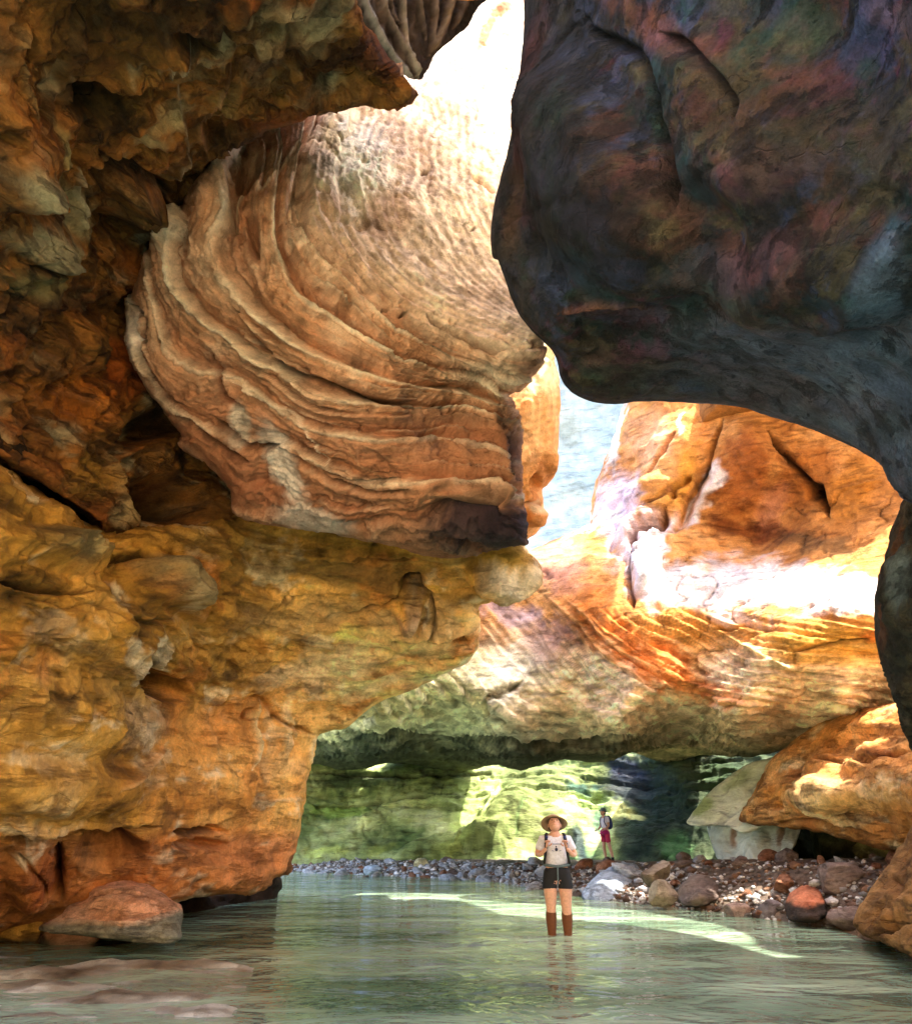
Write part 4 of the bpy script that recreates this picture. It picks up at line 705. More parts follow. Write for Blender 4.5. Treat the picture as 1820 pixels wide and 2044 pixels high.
slab("sun_block_slab", [(7.0, 17.2), (7.5, 14.4), (9.2, 13.9), (12, 12.8), (15, 12.0), (16, 18), (10, 19)], 11.6, .8, "unseen slab added to shade the right end of the orange canyon wall", 33)


mass("brown_rock_ledge", [(1628, 1800), (1660, 1782), (1720, 1776), (1790, 1786), (1850, 1800), (1850, 1870), (1740, 1880), (1690, 1866), (1650, 1846)],
 [(1630, 1800, 15.2), (1720, 1778, 15.2), (1850, 1800, 13.2), (1740, 1870, 12.4), (1660, 1845, 13.8), (1850, 1870, 11.8)], MAT_ROCK, g=2.6, round_w=10, round_d=.2, thick=1, noise=(.06, 1.5), fine=(.02, 8), seed=27, warp=4,
 palette=[(-.5, '#54402c'), (0, '#86684a'), (.5, '#a88a68')], strokes=[([(1640, 1805), (1700, 1796), (1790, 1815)], 3, -.1, '#2a1e14', .8), ([(1650, 1822), (1720, 1820), (1800, 1840)], 3, -.1, '#2a1e14', .8), ([(1640, 1812), (1700, 1806), (1800, 1826)], 3, .05, '#c4a684', .6)],
 label="low layered brown ledge running to the right behind the red brown boulder")

slab("sun_block_slab", sun_up([(-7, 7.5), (-2, 7.5), (-2.4, 10), (-3.9, 10.9), (-5.2, 11.5), (-7, 12)], 22), 21.5, 1.0, "unseen high slab added to keep the swirled fin in soft shade", 35)

# ------------------------------------------------------------------ ground, water, bounce surfaces behind the viewer
def grid_sheet(name, xs, ys, zf, mat, colf=None, kind='structure', label=None):
    X, Y = np.meshgrid(xs, ys); x, y = X.ravel(), Y.ravel(); z = zf(x, y)
    V = np.column_stack([x, y, z]); nx, ny = len(xs), len(ys); j, i = np.meshgrid(np.arange(ny-1), np.arange(nx-1), indexing='ij'); j = j.ravel(); i = i.ravel()
    F = np.stack([j*nx+i, j*nx+i+1, (j+1)*nx+i+1, (j+1)*nx+i], 1)
    me = mesh_from_arrays(name, V, F, mat, colf(x, y, z) if colf else None); o = bpy.data.objects.new(name, me); COL.objects.link(o)
    return tag(o, label, None, None, kind)
SHORE = [ground_pt(a, b)[:2] for a, b in [(590, 1742), (760, 1752), (960, 1760), (1090, 1780), (1160, 1790), (1260, 1808), (1330, 1812), (1450, 1826), (1560, 1842)]]+[np.array(p_) for p_ in ((5.7, 12.3), (6.2, 10.6), (7, 8.5), (9, 6.5))]
def bank_z(x, y):
    yy = np.interp(x, [p[0] for p in SHORE], [p[1] for p in SHORE])
    inn = y-yy
    q = np.column_stack([x*.6, y*.6, x*0+4.]); n = fbm(q, 4); q2 = np.column_stack([x*3, y*3, x*0+9.]); n2 = fbm(q2, 3)
    top = np.interp(x, [-12, -4, 1, 4, 6, 9, 14], [.14, .18, .24, .44, .75, 1.0, 1.0])
    top = top+(.26-top)*np.clip((inn-6)/5, 0, 1)
    up = np.clip(inn/np.interp(x, [-12, 0, 4, 12], [6, 5, 3.2, 2.5]), 0, 1)
    return np.where(inn > -.8, -.12+(top+.12)*(up**.75)+.12*n*np.clip(up*2, .2, 1)+.05*n2, -.12+(inn+.8)*.1)
def bank_col(x, y, z):
    q = np.column_stack([x*1.2, y*1.2, z+3.]); n = fbm(q, 5)
    c = ramp(n, [(-.5, '#3b342c'), (0, '#6b6358'), (.5, '#98907f')])
    r = sstep(2.5, 6.5, x); return mix(c, c*0+lin('#5c3d2c'), r*.6*np.clip(.8+n, 0, 1))
grid_sheet("gravel_bank", np.arange(-16, 16, .1), np.arange(9, 34, .1), bank_z, rock_mat("gravel", 3, 2.0, .45), bank_col, label="grey and brown gravel bank at the far shore")
def bed_col(x, y, z):
    n = fbm(np.column_stack([x*.3, y*.3, z*0]), 4); return ramp(n, [(-.5, '#7a5428'), (.5, '#b4834a')])
grid_sheet("stream_bed", np.linspace(-120, 120, 60), np.linspace(-120, 120, 60), lambda x, y: -.20+.08*fbm(np.column_stack([x*.2, y*.2, x*0]), 3)+np.clip(np.abs(x)-40, 0, 60)*.05, MAT_ROCK, bed_col, label="sandy stream bed")

m, t, b = new_mat("green_stream_water"); N = t.nodes; L = t.links
b.inputs['Base Color'].default_value = (*lin('#8f8f62'), 1); b.inputs['Roughness'].default_value = .045; b.inputs['IOR'].default_value = 1.33
tc = N.new("ShaderNodeTexCoord")
def wn(sx, sy, sc, det):
    mp = N.new("ShaderNodeMapping"); mp.inputs['Scale'].default_value = (sx, sy, 1); L.new(tc.outputs['Object'], mp.inputs[0])
    n = N.new("ShaderNodeTexNoise"); n.inputs['Scale'].default_value = sc; n.inputs['Detail'].default_value = det; n.inputs['Distortion'].default_value = .6; L.new(mp.outputs[0], n.inputs['Vector']); return n
a1 = wn(.8, 1.15, 1.3, 3); a2 = wn(.9, 1.2, 6, 3)
def M_(op, a, b_):
    q = N.new("ShaderNodeMath"); q.operation = op
    for i, s in enumerate((a, b_)):
        if isinstance(s, (int, float)): q.inputs[i].default_value = s
        else: L.new(s, q.inputs[i])
    return q.outputs[0]
h = M_('ADD', M_('MULTIPLY', a1.outputs[0], .15), M_('MULTIPLY', a2.outputs[0], .018))
bp = N.new("ShaderNodeBump"); bp.inputs['Distance'].default_value = 1; bp.inputs['Strength'].default_value = .9; L.new(h, bp.inputs['Height']); L.new(bp.outputs[0], b.inputs['Normal'])
c1 = wn(.25, .8, .9, 5); rp = N.new("ShaderNodeValToRGB"); L.new(c1.outputs[0], rp.inputs[0])
rp.color_ramp.elements[0].position = .35; rp.color_ramp.elements[0].color = (*lin('#4e6650'), 1); rp.color_ramp.elements[1].position = .68; rp.color_ramp.elements[1].color = (*lin('#a4b89c'), 1)
L.new(rp.outputs[0], b.inputs['Base Color'])
WATER = grid_sheet("stream_water", np.linspace(-60, 60, 40), np.linspace(-6, 60, 40), lambda x, y: x*0, m, None, label="shallow rippled green stream")

# unseen sand slope and wall added behind the viewer to bounce fill light
MAT_SAND = rock_mat("warm_sandstone", .4, .6, .15)
def sand_col(x, y, z):
    n = fbm(np.column_stack([x*.5, y*.5, z]), 4); return ramp(n, [(-.5, '#cfae84'), (.5, '#ead0a8')])
grid_sheet("bounce_sand_slope", np.arange(-60, 60, .6), np.arange(-70, -4, .6), lambda x, y: .02+.35*sstep(-5, -10, y)+.62*np.clip(-y-9, 0, 30)+.15*fbm(np.column_stack([x*.3, y*.3, x*0]), 4), MAT_SAND, sand_col, label="unseen sand slope behind the viewer, shaped to bounce warm sunlight")
u, v = np.meshgrid(np.linspace(-34, 34, 120), np.linspace(8, 30, 60)); uf, vf = u.ravel(), v.ravel()
n = fbm(np.column_stack([uf*.12, vf*.25, uf*0+3]), 5)
V = np.column_stack([uf, -34-vf*.25+uf*uf*.004+2.2*n, vf]); nx, ny = 120, 60
j, i = np.meshgrid(np.arange(ny-1), np.arange(nx-1), indexing='ij'); j = j.ravel(); i = i.ravel()
F = np.stack([j*nx+i+1, j*nx+i, (j+1)*nx+i, (j+1)*nx+i+1], 1)
cc = ramp(n+.3*np.sin(vf*2.2+2*n), [(-.6, '#c89a6c'), (0, '#dcb48a'), (.6, '#ecd0ac')])
o = bpy.data.objects.new("canyon_wall_behind", mesh_from_arrays("canyon_wall_behind", V, F, MAT_SAND, cc)); COL.objects.link(o); tag(o, "unseen sandstone wall added behind the viewer to bounce light", None, None, 'structure')

# pale rippled rock shelf, half awash, at the lower left
def shelf_z(x, y):
    q = np.column_stack([x*.55+.5*y, y*1.5-.35*x, x*0+2.]); n = fbm(q, 4); n2 = fbm(np.column_stack([x*2.4, y*6, x*0+7.]), 3)
    ed = sstep(-.9, -1.9, x+.2*(y-7)+1.2*n)*sstep(9.6, 8.6, y+.15*x)
    return -.16+ed*(.158+.22*n+.03*n2)
def shelf_col(x, y, z):
    n = fbm(np.column_stack([x*1.1, y*3, z*0+3.]), 5); return ramp(n, [(-.5, '#54483a'), (-.1, '#867c6c'), (.3, '#b4b0a4')])
grid_sheet("rippled_rock_shelf", np.arange(-12, -1, .05), np.arange(3, 10.5, .035), shelf_z, rock_mat("wet_pale_rock", 3, .8, .3, .35, spec=.5), shelf_col, label="pale rippled rock shelf half awash at the lower left")

# ------------------------------------------------------------------ boulders and rubble
def boulder_mesh(name, sx, sy, sz, seed, mat, pal, sub=4, planes=9, top=None, tilt=(0, 0), rough=.05, waterline=None, base=None):
    bm = bmesh.new(); bmesh.ops.create_icosphere(bm, subdivisions=sub, radius=1)
    V = np.array([v.co[:] for v in bm.verts]); rr = random.Random(seed)
    for k in range(planes):                       # broken faces
        n = np.array([rr.gauss(0, 1), rr.gauss(0, 1), rr.gauss(0, .8)]); n /= np.linalg.norm(n); d = rr.uniform(.45, .8)
        ex = V@n-d; V -= np.outer(np.clip(ex, 0, None), n)*.98
    if top is not None:
        n = np.array([tilt[0], tilt[1], 1.]); n /= np.linalg.norm(n); ex = V@n-top; V -= np.outer(np.clip(ex, 0, None), n)*.95
    V = V+rough*1.6*np.column_stack([fbm(V*1.3+seed, 3), fbm(V*1.3+seed+9, 3), fbm(V*1.3+seed+19, 3)])
    nn = V/np.linalg.norm(V, axis=1, keepdims=True)
    if sub > 3: V = V+nn*(rough*.5*fbm(V*5+seed, 4))[:, None]
    V = V*np.array([sx, sy, sz]); n1 = fbm(V*1.8+seed*3, 4)
    col = ramp(n1, pal)
    if waterline is not None:
        w = sstep(waterline[0]+.06, waterline[0]-.06, V[:, 2]+.12*n1); col = mix(col, col*0+lin(waterline[1]), w)
    for v, c in zip(bm.verts, V): v.co = c
    me = bpy.data.meshes.new(name); bm.to_mesh(me); bm.free()
    me.polygons.foreach_set("use_smooth", np.ones(len(me.polygons), bool))
    a = me.color_attributes.new("Col", 'FLOAT_COLOR', 'POINT'); c = np.ones((len(V), 4), np.float32); c[:, :3] = np.clip(col, .004, .9); a.data.foreach_set("color", c.ravel())
    me.materials.append(mat); return me
MAT_BOULDER = rock_mat("boulder_stone", 2.2, 1.3, .35)
def put_boulder(name, x, y, wpx, hpx, seed, pal, label, z=0, rz=0., dep=.8, sink=.25, cat="boulder", **k):
    p = ground_pt(x, y, z); dist = math.hypot(p[0], p[1]); mpp = dist/1640.
    sx = wpx*mpp/2/.86; sz = hpx*mpp/(2-sink*2)/.8
    me = boulder_mesh(name, sx, sx*dep, sz, seed, MAT_BOULDER, pal, **k)
    o = bpy.data.objects.new(name, me); COL.objects.link(o)
    o.location = (p[0], p[1]+sx*dep*.6, z+sz*(1-2*sink)*.8-.05); o.rotation_euler = (0, 0, rz)
    return tag(o, label, cat)
ORG = [(-.5, '#a4694a'), (0, '#c48a68'), (.5, '#d8a888')]
def big(poly, depth, pal, label, seed, **k):
    kw = dict(g=2.2, round_w=26, round_d=.35, thick=1.1, noise=(.05, 1.6), fine=(.018, 8), jit=2, warp=4, cracks=(.025, 1.6), kind=None); kw.update(k)
    return mass("boulder", poly, depth, MAT_BOULDER, palette=pal, seed=seed, label=label, cat="boulder", **kw)
def two_tone(f, c, soft=8):
    def g(col, I): return mix(col, lin(c)[None]*np.clip(1+.6*I['nC']+.4*I['nF'], .4, 1.6)[:, None], sstep(-soft, soft, I['YW']-f(I['XW'])+10*I['nC']))
    return g
big([(78, 1850), (118, 1828), (138, 1805), (176, 1793), (180, 1764), (212, 1755), (268, 1754), (304, 1770), (346, 1798), (364, 1812), (363, 1850), (361, 1876), (330, 1886), (286, 1884), (220, 1876), (150, 1868), (90, 1862)],
    [(80, 1852, 11.4), (200, 1760, 11.9), (360, 1812, 11.2), (300, 1880, 10.6), (200, 1872, 10.7), (250, 1830, 10.75), (330, 1860, 10.55)], [(-.5, '#b87c54'), (0, '#d49c74'), (.5, '#e2b894')],
    "large flat topped boulder, orange above and grey below, by the left wall", 61, color_fn=two_tone(lambda X: np.interp(X, [80, 150, 240, 300, 364], [1846, 1842, 1844, 1838, 1816]), '#7c7864'),
    bumps=[(240, 1800, 90, 30, 10, .08)], strokes=[([(176, 1795), (240, 1792), (300, 1800)], 3, -.03, '#8a5430', .6), ([(140, 1838), (230, 1844), (300, 1838), (362, 1815)], 3, .05, '#d8b090', .5)], round_w=18)
big([(1160, 1790), (1176, 1762), (1196, 1744), (1228, 1726), (1258, 1722), (1276, 1732), (1284, 1756), (1280, 1784), (1262, 1800), (1230, 1808), (1190, 1806)],
    [(1165, 1790, 17.2), (1230, 1726, 18.6), (1280, 1760, 18.2), (1240, 1800, 17.0), (1210, 1770, 17.3)], [(-.5, '#8792a0'), (0, '#a2aebc'), (.5, '#b8c2cc')], "smooth pale blue grey boulder at the water's edge beside the wading hiker", 62,
    strokes=[([(1268, 1730), (1278, 1756), (1274, 1790)], 4, -.1, '#3c343c', .8)], round_w=22)
big([(1352, 1796), (1354, 1774), (1368, 1756), (1386, 1746), (1412, 1748), (1432, 1760), (1440, 1782), (1430, 1798), (1398, 1810), (1368, 1808)],
    [(1355, 1790, 15.8), (1390, 1750, 16.3), (1436, 1780, 15.7), (1400, 1806, 15.2), (1395, 1780, 15.2)], [(-.5, '#5e504a'), (0, '#7c6c62'), (.5, '#968679')], "rounded grey brown boulder in the middle of the rubble bank", 63, round_w=20)
big([(1566, 1812), (1572, 1790), (1588, 1774), (1612, 1766), (1636, 1776), (1646, 1800), (1650, 1826), (1630, 1840), (1600, 1842), (1574, 1836)],
    [(1568, 1815, 14), (1610, 1768, 14.4), (1648, 1815, 13.6), (1600, 1838, 13.3), (1606, 1806, 13.5)], [(-.5, '#a0583a'), (0, '#b87454'), (.5, '#cc9472')], "red brown boulder with a dark wet side at the right end of the bank", 64,
    color_fn=two_tone(lambda X: np.interp(X, [1566, 1600, 1650], [1800, 1808, 1800]), '#352820', 5), round_w=14, cracks=(.04, 2))
put_boulder("boulder", 118, 1886, 110, 40, 14, [(-.5, '#8a5a34'), (0, '#a87850'), (.5, '#b89070')], "low brown stone at the left foot of the large flat topped boulder", sub=4, waterline=(0, '#4c4634'))
put_boulder("boulder", 35, 1880, 84, 56, 17, [(-.5, '#8a6420'), (0, '#b4883a'), (.5, '#c8a860')], "small yellow brown boulder at the left edge of the stream", sub=4, planes=8, waterline=(-.06, '#3a2c18'))
put_boulder("boulder", 1330, 1804, 56, 42, 29, [(-.5, '#6c5e50'), (0, '#8c7c6a'), (.5, '#a49480')], "small light tan boulder left of the rounded grey brown one", planes=9, z=.12, sink=.1)
put_boulder("boulder", 1545, 1836, 60, 34, 41, [(-.5, '#5c5458'), (0, '#847a7c'), (.5, '#9c9494')], "flat purple grey stone left of the red brown boulder", planes=7)
put_boulder("boulder", 1480, 1830, 60, 24, 43, [(-.5, '#6c5850'), (0, '#8c7468'), (.5, '#a08c80')], "low brown stone at the water's edge below the rubble slope", planes=7)
put_boulder("boulder", 845, 1732, 36, 20, 53, [(-.5, '#a39c70'), (0, '#c0b88c'), (.5, '#d0caa0')], "small yellowish stone alone on the far left shore", z=.12)
put_boulder("boulder", 745, 1740, 40, 14, 57, [(-.5, '#7c868c'), (0, '#9aa6b0'), (.5, '#b8c4cc')], "flat blue grey stone on the far shore near the orange block", z=.1)

kinds = []
for k in range(9):
    pal = [[(-.5, '#84868c'), (0, '#a8aaae'), (.5, '#c8c8c6')], [(-.5, '#5a4c46'), (0, '#7c6a60'), (.5, '#998678')], [(-.5, '#6a4430'), (0, '#8e6046'), (.5, '#ac8064')]][k % 3]
    kinds.append(boulder_mesh("rubble_stone", 1, .8, .7, 100+k, MAT_BOULDER, pal, sub=3, planes=16, rough=.045))
rr = random.Random(5); n_st = 0; spots = []
sx_ = np.array([p[0] for p in SHORE]); sy_ = np.array([p[1] for p in SHORE])
def rub(x, y, s, k, sink=.35):
    z = float(bank_z(np.array([x]), np.array([y]))[0])
    o = bpy.data.objects.new("rubble_stone", kinds[k]); COL.objects.link(o)
    o.location = (x, y, max(z, -.05)+s*.6*(.6-sink)); o.scale = (s, s*rr.uniform(.7, 1.1), s*rr.uniform(.5, .9)); o.rotation_euler = (rr.uniform(-.3, .3), rr.uniform(-.3, .3), rr.uniform(0, 6.28))
    lab = ["pale grey angular stone lying loose among the rubble of the far bank", "dull brown angular stone lying loose among the rubble of the far bank", "rusty angular stone lying loose among the rubble of the far bank"][k % 3]
    zn = ["on the flat shore left of the wading hiker", "on the bank between the two hikers", "on the bank around the rounded boulders", "at the right end of the bank"][0 if x < 1.2 else 1 if x < 3.2 else 2 if x < 5 else 3]
    cl = ["pale grey", "dull brown", "rusty"][k % 3]; big_ = "big" if s > .27 else "small"
    tag(o, "%s %s angular rubble stone %s" % (big_, cl, zn), "stone", "%s %s stones %s" % (big_, cl, zn))
for t in range(2600):
    if n_st >= 290: break
    x = rr.uniform(-8, 9.5); inn = abs(rr.gauss(0, 1.9)) if rr.random() < .7 else rr.uniform(0, 6)
    ys = float(np.interp(x, sx_, sy_)); y = ys+inn-.15
    if y > 31: continue
    s = rr.choice([.14, .18, .24, .3, .4, .55])*(1 if x > 2 else .65)
    if any((x-a)**2+(y-b)**2 < (.8*(s+c))**2 for a, b, c in spots): continue
    if any((x-a)**2+(y-b)**2 < c*c for a, b, c in ((3.35, 16.2, 1.0), (4.6, 15.2, .9), (5.35, 12.6, .8), (5.28, 27.3, .8), (3.2, 15.4, .9), (4.5, 14.2, .7))): continue
    spots.append((x, y, s)); k = rr.randrange(9)
    if x < 2.5 and rr.random() < .7: k = rr.choice([0, 3, 6])
    elif x > 4.5 and k % 3 == 0 and rr.random() < .6: k += rr.choice([1, 2])
    rub(x, y, s, k); n_st += 1
# pebbles: too many to count
pv = []; pf = []; pc = []
bm = bmesh.new(); bmesh.ops.create_icosphere(bm, subdivisions=1, radius=1); bV = np.array([v.co[:] for v in bm.verts]); bF = np.array([[v.index for v in f.verts] for f in bm.faces]); bm.free()
rg = np.random.default_rng(3); NP = 13000
px = rg.uniform(-12, 11, NP); pin = np.abs(rg.normal(0, 2.4, NP)); py = np.interp(px, sx_, sy_)+pin-.25; pz = bank_z(px, py); ps = rg.uniform(.02, .05, NP)*np.where(rg.random(NP) < .12, 2.1, 1)
dirs = rg.normal(size=(NP, 3)); rot = rg.uniform(0, 6.28, NP)
jit_ = 1+.28*rg.normal(size=(NP, len(bV), 1)); PV = bV[None]*np.clip(jit_, .6, 1.5)*np.stack([ps*1.2, ps, ps*.7], -1)[:, None]
c_, s_ = np.cos(rot)[:, None], np.sin(rot)[:, None]; PVx = PV[..., 0]*c_-PV[..., 1]*s_; PVy = PV[..., 0]*s_+PV[..., 1]*c_
PV = np.stack([PVx+px[:, None], PVy+py[:, None], PV[..., 2]+pz[:, None]+ps[:, None]*.2], -1).reshape(-1, 3)
PF = (bF[None]+(np.arange(NP)*len(bV))[:, None, None]).reshape(-1, 3)
cols = np.array([lin('#c0bebe'), lin('#8a8480'), lin('#6a5244'), lin('#8e6a50'), lin('#e0dcd6')]); ci = rg.integers(0, 5, NP); ci = np.where((px < 2.5) & (rg.random(NP) < .6), rg.choice([0, 4, 1], NP), ci)
pcx = np.repeat(cols[ci]*rg.uniform(.6, 1.1, NP)[:, None], len(bV), 0)
o = bpy.data.objects.new("pebbles", mesh_from_arrays("pebbles", PV, PF, MAT_BOULDER, pcx, False)); COL.objects.link(o); tag(o, "loose pebbles covering the far gravel bank", None, None, 'stuff')

put_boulder("boulder", 1318, 1752, 60, 34, 75, [(-.5, '#5a4c40'), (0, '#7c6c5c'), (.5, '#988a78')], "dark brown angular stone near the crest above the light tan boulder", z=.5, planes=12, rough=.08)

# ------------------------------------------------------------------ hikers
def skin_arrays(chains, sub=2):
    """chains: list of [(x,y,z,rx,ry), ...]; chains that start on an existing point share it. one continuous skinned surface"""
    me = bpy.data.meshes.new("skin_cage"); verts = []; rad = []; edges = []
    def idx(p):
        for k, q in enumerate(verts):
            if (Vector(q)-Vector(p[:3])).length < 1e-5: return k
        verts.append(tuple(p[:3])); rad.append((p[3], p[4] if len(p) > 4 else p[3])); return len(verts)-1
    for ch in chains:
        ids = [idx(p) for p in ch]
        for a, b in zip(ids, ids[1:]): edges.append((a, b))
    me.from_pydata(verts, edges, []); o = bpy.data.objects.new("skin_cage", me); COL.objects.link(o)
    md = o.modifiers.new("s", 'SKIN'); md.use_smooth_shade = True
    for k, r_ in enumerate(rad): me.skin_vertices[0].data[k].radius = r_
    me.skin_vertices[0].data[0].use_root = True
    sb = o.modifiers.new("d", 'SUBSURF'); sb.levels = sub; sb.render_levels = sub
    bpy.context.view_layer.update(); dg = bpy.context.evaluated_depsgraph_get(); ev = o.evaluated_get(dg); m2 = ev.to_mesh()
    V = [v.co[:] for v in m2.vertices]; F = [tuple(p.vertices) for p in m2.polygons]; ev.to_mesh_clear()
    bpy.data.objects.remove(o); bpy.data.meshes.remove(me); return V, F
def ell(c, r, rot=None, seg=16, rings=10):
    bm = bmesh.new(); bmesh.ops.create_uvsphere(bm, u_segments=seg, v_segments=rings, radius=1)
    V = []
    for v in bm.verts:
        p = Vector((v.co.x*r[0], v.co.y*r[1], v.co.z*r[2]))
        if rot: p = rot @ p
        V.append(tuple(p+Vector(c)))
    F = [tuple(v.index for v in f.verts) for f in bm.faces]; bm.free(); return V, F
def join(parts):
    V = []; F = []
    for v, f in parts:
        b0 = len(V); V += list(v); F += [tuple(i+b0 for i in q) for q in f]
    return V, F
def mk(name, VF, mat, parent=None):
    me = bpy.data.meshes.new(name); me.from_pydata(VF[0], [], VF[1]); me.update()
    me.polygons.foreach_set("use_smooth", np.ones(len(me.polygons), bool)); me.materials.append(mat)
    o = bpy.data.objects.new(name, me); COL.objects.link(o); o.parent = parent; return o
def flat(name, hexc, rough=.8, k=1., noise=.15):
    m, t, b = new_mat(name); n = t.nodes.new("ShaderNodeTexNoise"); n.inputs['Scale'].default_value = 40; n.inputs['Detail'].default_value = 4
    tc = t.nodes.new("ShaderNodeTexCoord"); t.links.new(tc.outputs['Object'], n.inputs['Vector'])
    r = t.nodes.new("ShaderNodeValToRGB"); c = lin(hexc)*k
    r.color_ramp.elements[0].position = .3; r.color_ramp.elements[0].color = (*(c*(1-noise)), 1); r.color_ramp.elements[1].position = .7; r.color_ramp.elements[1].color = (*np.clip(c*(1+noise), 0, 1), 1)
    t.links.new(n.outputs[0], r.inputs[0]); t.links.new(r.outputs[0], b.inputs['Base Color']); b.inputs['Roughness'].default_value = rough; return m
SKIN = flat("skin", '#d8a488', .55); SHIRT = flat("white_shirt", '#dcdce6'); BLACK = flat("black_fabric", '#16161a'); BOOT = flat("brown_boot", '#6a3c1c'); HAT = flat("straw_hat", '#a08468'); HAIR = flat("dark_hair", '#3a1c14')
NAVY = flat("navy_fabric", '#28346a'); MAG = flat("magenta_fabric", '#b8286c'); RED = flat("crimson_fabric", '#c03058'); LILAC = flat("pale_lilac_fabric", '#e4dcec'); GREY = flat("grey_strap", '#5c6c70'); INK = flat("print_ink", '#2c3048'); INK2 = flat("faded_print_ink", '#8a90ac')

def hand(w, d, up, sgn, curl=.8, s=1.0):
    """palm and five fingers; w wrist, d direction of the palm, up the side the thumb leaves"""
    d = Vector(d).normalized(); up = Vector(up).normalized(); nrm = d.cross(up).normalized()*sgn; w = Vector(w); out = []
    pc = w+d*.05*s
    out.append(skin_arrays([[(*w, .022*s, .018*s), (*(w+d*.045*s), .034*s, .016*s), (*(w+d*.085*s), .034*s, .014*s)]], 1))
    for k, ln in enumerate((.062, .072, .066, .052)):
        b0 = w+d*.075*s+up*(.026-.0175*k)*s; a = curl
        p1 = b0+(d*math.cos(a*.5)+nrm*math.sin(a*.5))*ln*.45*s; p2 = p1+(d*math.cos(a*1.6)+nrm*math.sin(a*1.6))*ln*.35*s; p3 = p2+(d*math.cos(a*2.4)+nrm*math.sin(a*2.4))*ln*.3*s
        out.append(skin_arrays([[(*b0, .0095*s), (*p1, .009*s), (*p2, .0085*s), (*p3, .007*s)]], 1))
    t0 = w+d*.03*s+up*.026*s; t1 = t0+(d*.5+up*.8+nrm*.3).normalized()*.035*s; t2 = t1+(d*.8+up*.1+nrm*.6).normalized()*.03*s
    out.append(skin_arrays([[(*t0, .012*s), (*t1, .0105*s), (*t2, .008*s)]], 1))
    return join(out)
def head(c, pitch, yaw=0, s=1.0):
    R_ = Matrix.Rotation(yaw, 3, 'Z') @ Matrix.Rotation(pitch, 3, 'X'); c = Vector(c); parts = []
    def at(p): return tuple(c+R_ @ (Vector(p)*s))
    parts.append(ell(c, (.076*s, .095*s, .108*s), R_, 24, 16))
    parts.append(ell(at((0, -.03, -.05)), (.058*s, .068*s, .066*s), R_))           # jaw
    parts.append(ell(at((0, -.100, -.012)), (.013*s, .022*s, .026*s), R_, 10, 8))    # nose
    for q in (-1, 1):
        parts.append(ell(at((q*.078, .005, -.01)), (.010*s, .022*s, .032*s), R_, 10, 8))  # ears
        parts.append(ell(at((q*.030, -.083, .026)), (.022*s, .012*s, .009*s), R_, 10, 6))  # brow
    parts.append(ell(at((0, -.092, -.056)), (.026*s, .012*s, .008*s), R_, 10, 6)); parts.append(ell(at((0, -.092, -.068)), (.022*s, .012*s, .008*s), R_, 10, 6))  # lips
    return join(parts), at, R_
def ring_hat(c, R_, brim, crown_r, crown_h, sag=.02):
    V = []; F = []; n = 28; prof = [(brim, -sag, ), (brim*.8, 0), (crown_r*1.05, .012), (crown_r, .03), (crown_r*.95, crown_h*.8), (crown_r*.75, crown_h), (0.002, crown_h*1.02), (crown_r*.7, crown_h-.01), (crown_r*.92, crown_h*.75), (crown_r*.97, .02), (brim*.8, -.008), (brim, -sag-.004)]
    for r, z in prof:
        for k in range(n):
            a = k*2*math.pi/n; V.append(tuple(Vector(c)+R_ @ Vector((r*math.cos(a), r*math.sin(a)*1.08, z+.012*math.sin(2*a)*(r/brim)**2))))
    for q in range(len(prof)):
        for k in range(n): F.append((q*n+k, q*n+(k+1) % n, ((q+1) % len(prof))*n+(k+1) % n, ((q+1) % len(prof))*n+k))
    return V, F
def root(name, loc, rz=0, label=None, s=1):
    e = bpy.data.objects.new(name, None); COL.objects.link(e); e.location = loc; e.rotation_euler = (0, 0, rz); e.scale = (s, s, s); return tag(e, label, "person")

# the woman wading in the stream, looking up
p = ground_pt(1118, 1868); H = root("person", (p[0], p[1], 0), math.radians(-4), "person in a brim hat and white t-shirt wading in the stream, looking up")
H.scale = (1.18, 1.1, 1.0)
hc = (0, -.01, 1.43); hd, at, R1 = head(hc, math.radians(-38), 0)
bodyV = skin_arrays([
    [(0, 0, .80, .135, .10), (0, .01, .95, .12, .088), (0, .0, 1.12, .135, .095), (0, .01, 1.24, .10, .075), (0, .0, 1.32, .050, .052), (0, -.01, 1.40, .052, .055)],
    [(0, .01, 1.24, .10, .075), (-.155, .01, 1.235, .055, .055), (-.235, .02, 1.02, .040, .040), (-.19, -.10, 1.03, .034, .034), (-.125, -.175, 1.12, .024, .022)],
    [(0, .01, 1.24, .10, .075), (.155, .01, 1.235, .055, .055), (.235, .02, 1.02, .040, .040), (.19, -.10, 1.03, .034, .034), (.125, -.175, 1.12, .024, .022)],
    [(0, 0, .80, .135, .10), (-.085, 0, .74, .09, .09), (-.095, -.01, .58, .094, .092), (-.092, -.015, .38, .064, .066), (-.095, .015, .22, .055, .058), (-.095, .02, -.02, .036, .038), (-.095, .02, -.12, .036, .04), (-.10, -.10, -.15, .035, .022)],
    [(0, 0, .80, .135, .10), (.085, 0, .74, .09, .09), (.095, .0, .58, .094, .092), (.092, -.005, .38, .064, .066), (.098, .025, .22, .055, .058), (.098, .04, -.02, .036, .038), (.098, .04, -.12, .036, .04), (.11, -.08, -.15, .035, .022)]])
hL = hand((-.125, -.175, 1.12), (.25, -.1, 1), (1, -.2, 0), -1, .9); hR = hand((.125, -.175, 1.12), (-.25, -.1, 1), (-1, -.2, 0), 1, .9)
mk("body", join([bodyV, hd, hL, hR]), SKIN, H)
mk("eyes", join([ell(at((q*.030, -.086, .014)), (.011, .008, .006), R1, 8, 6) for q in (-1, 1)]), HAIR, H)
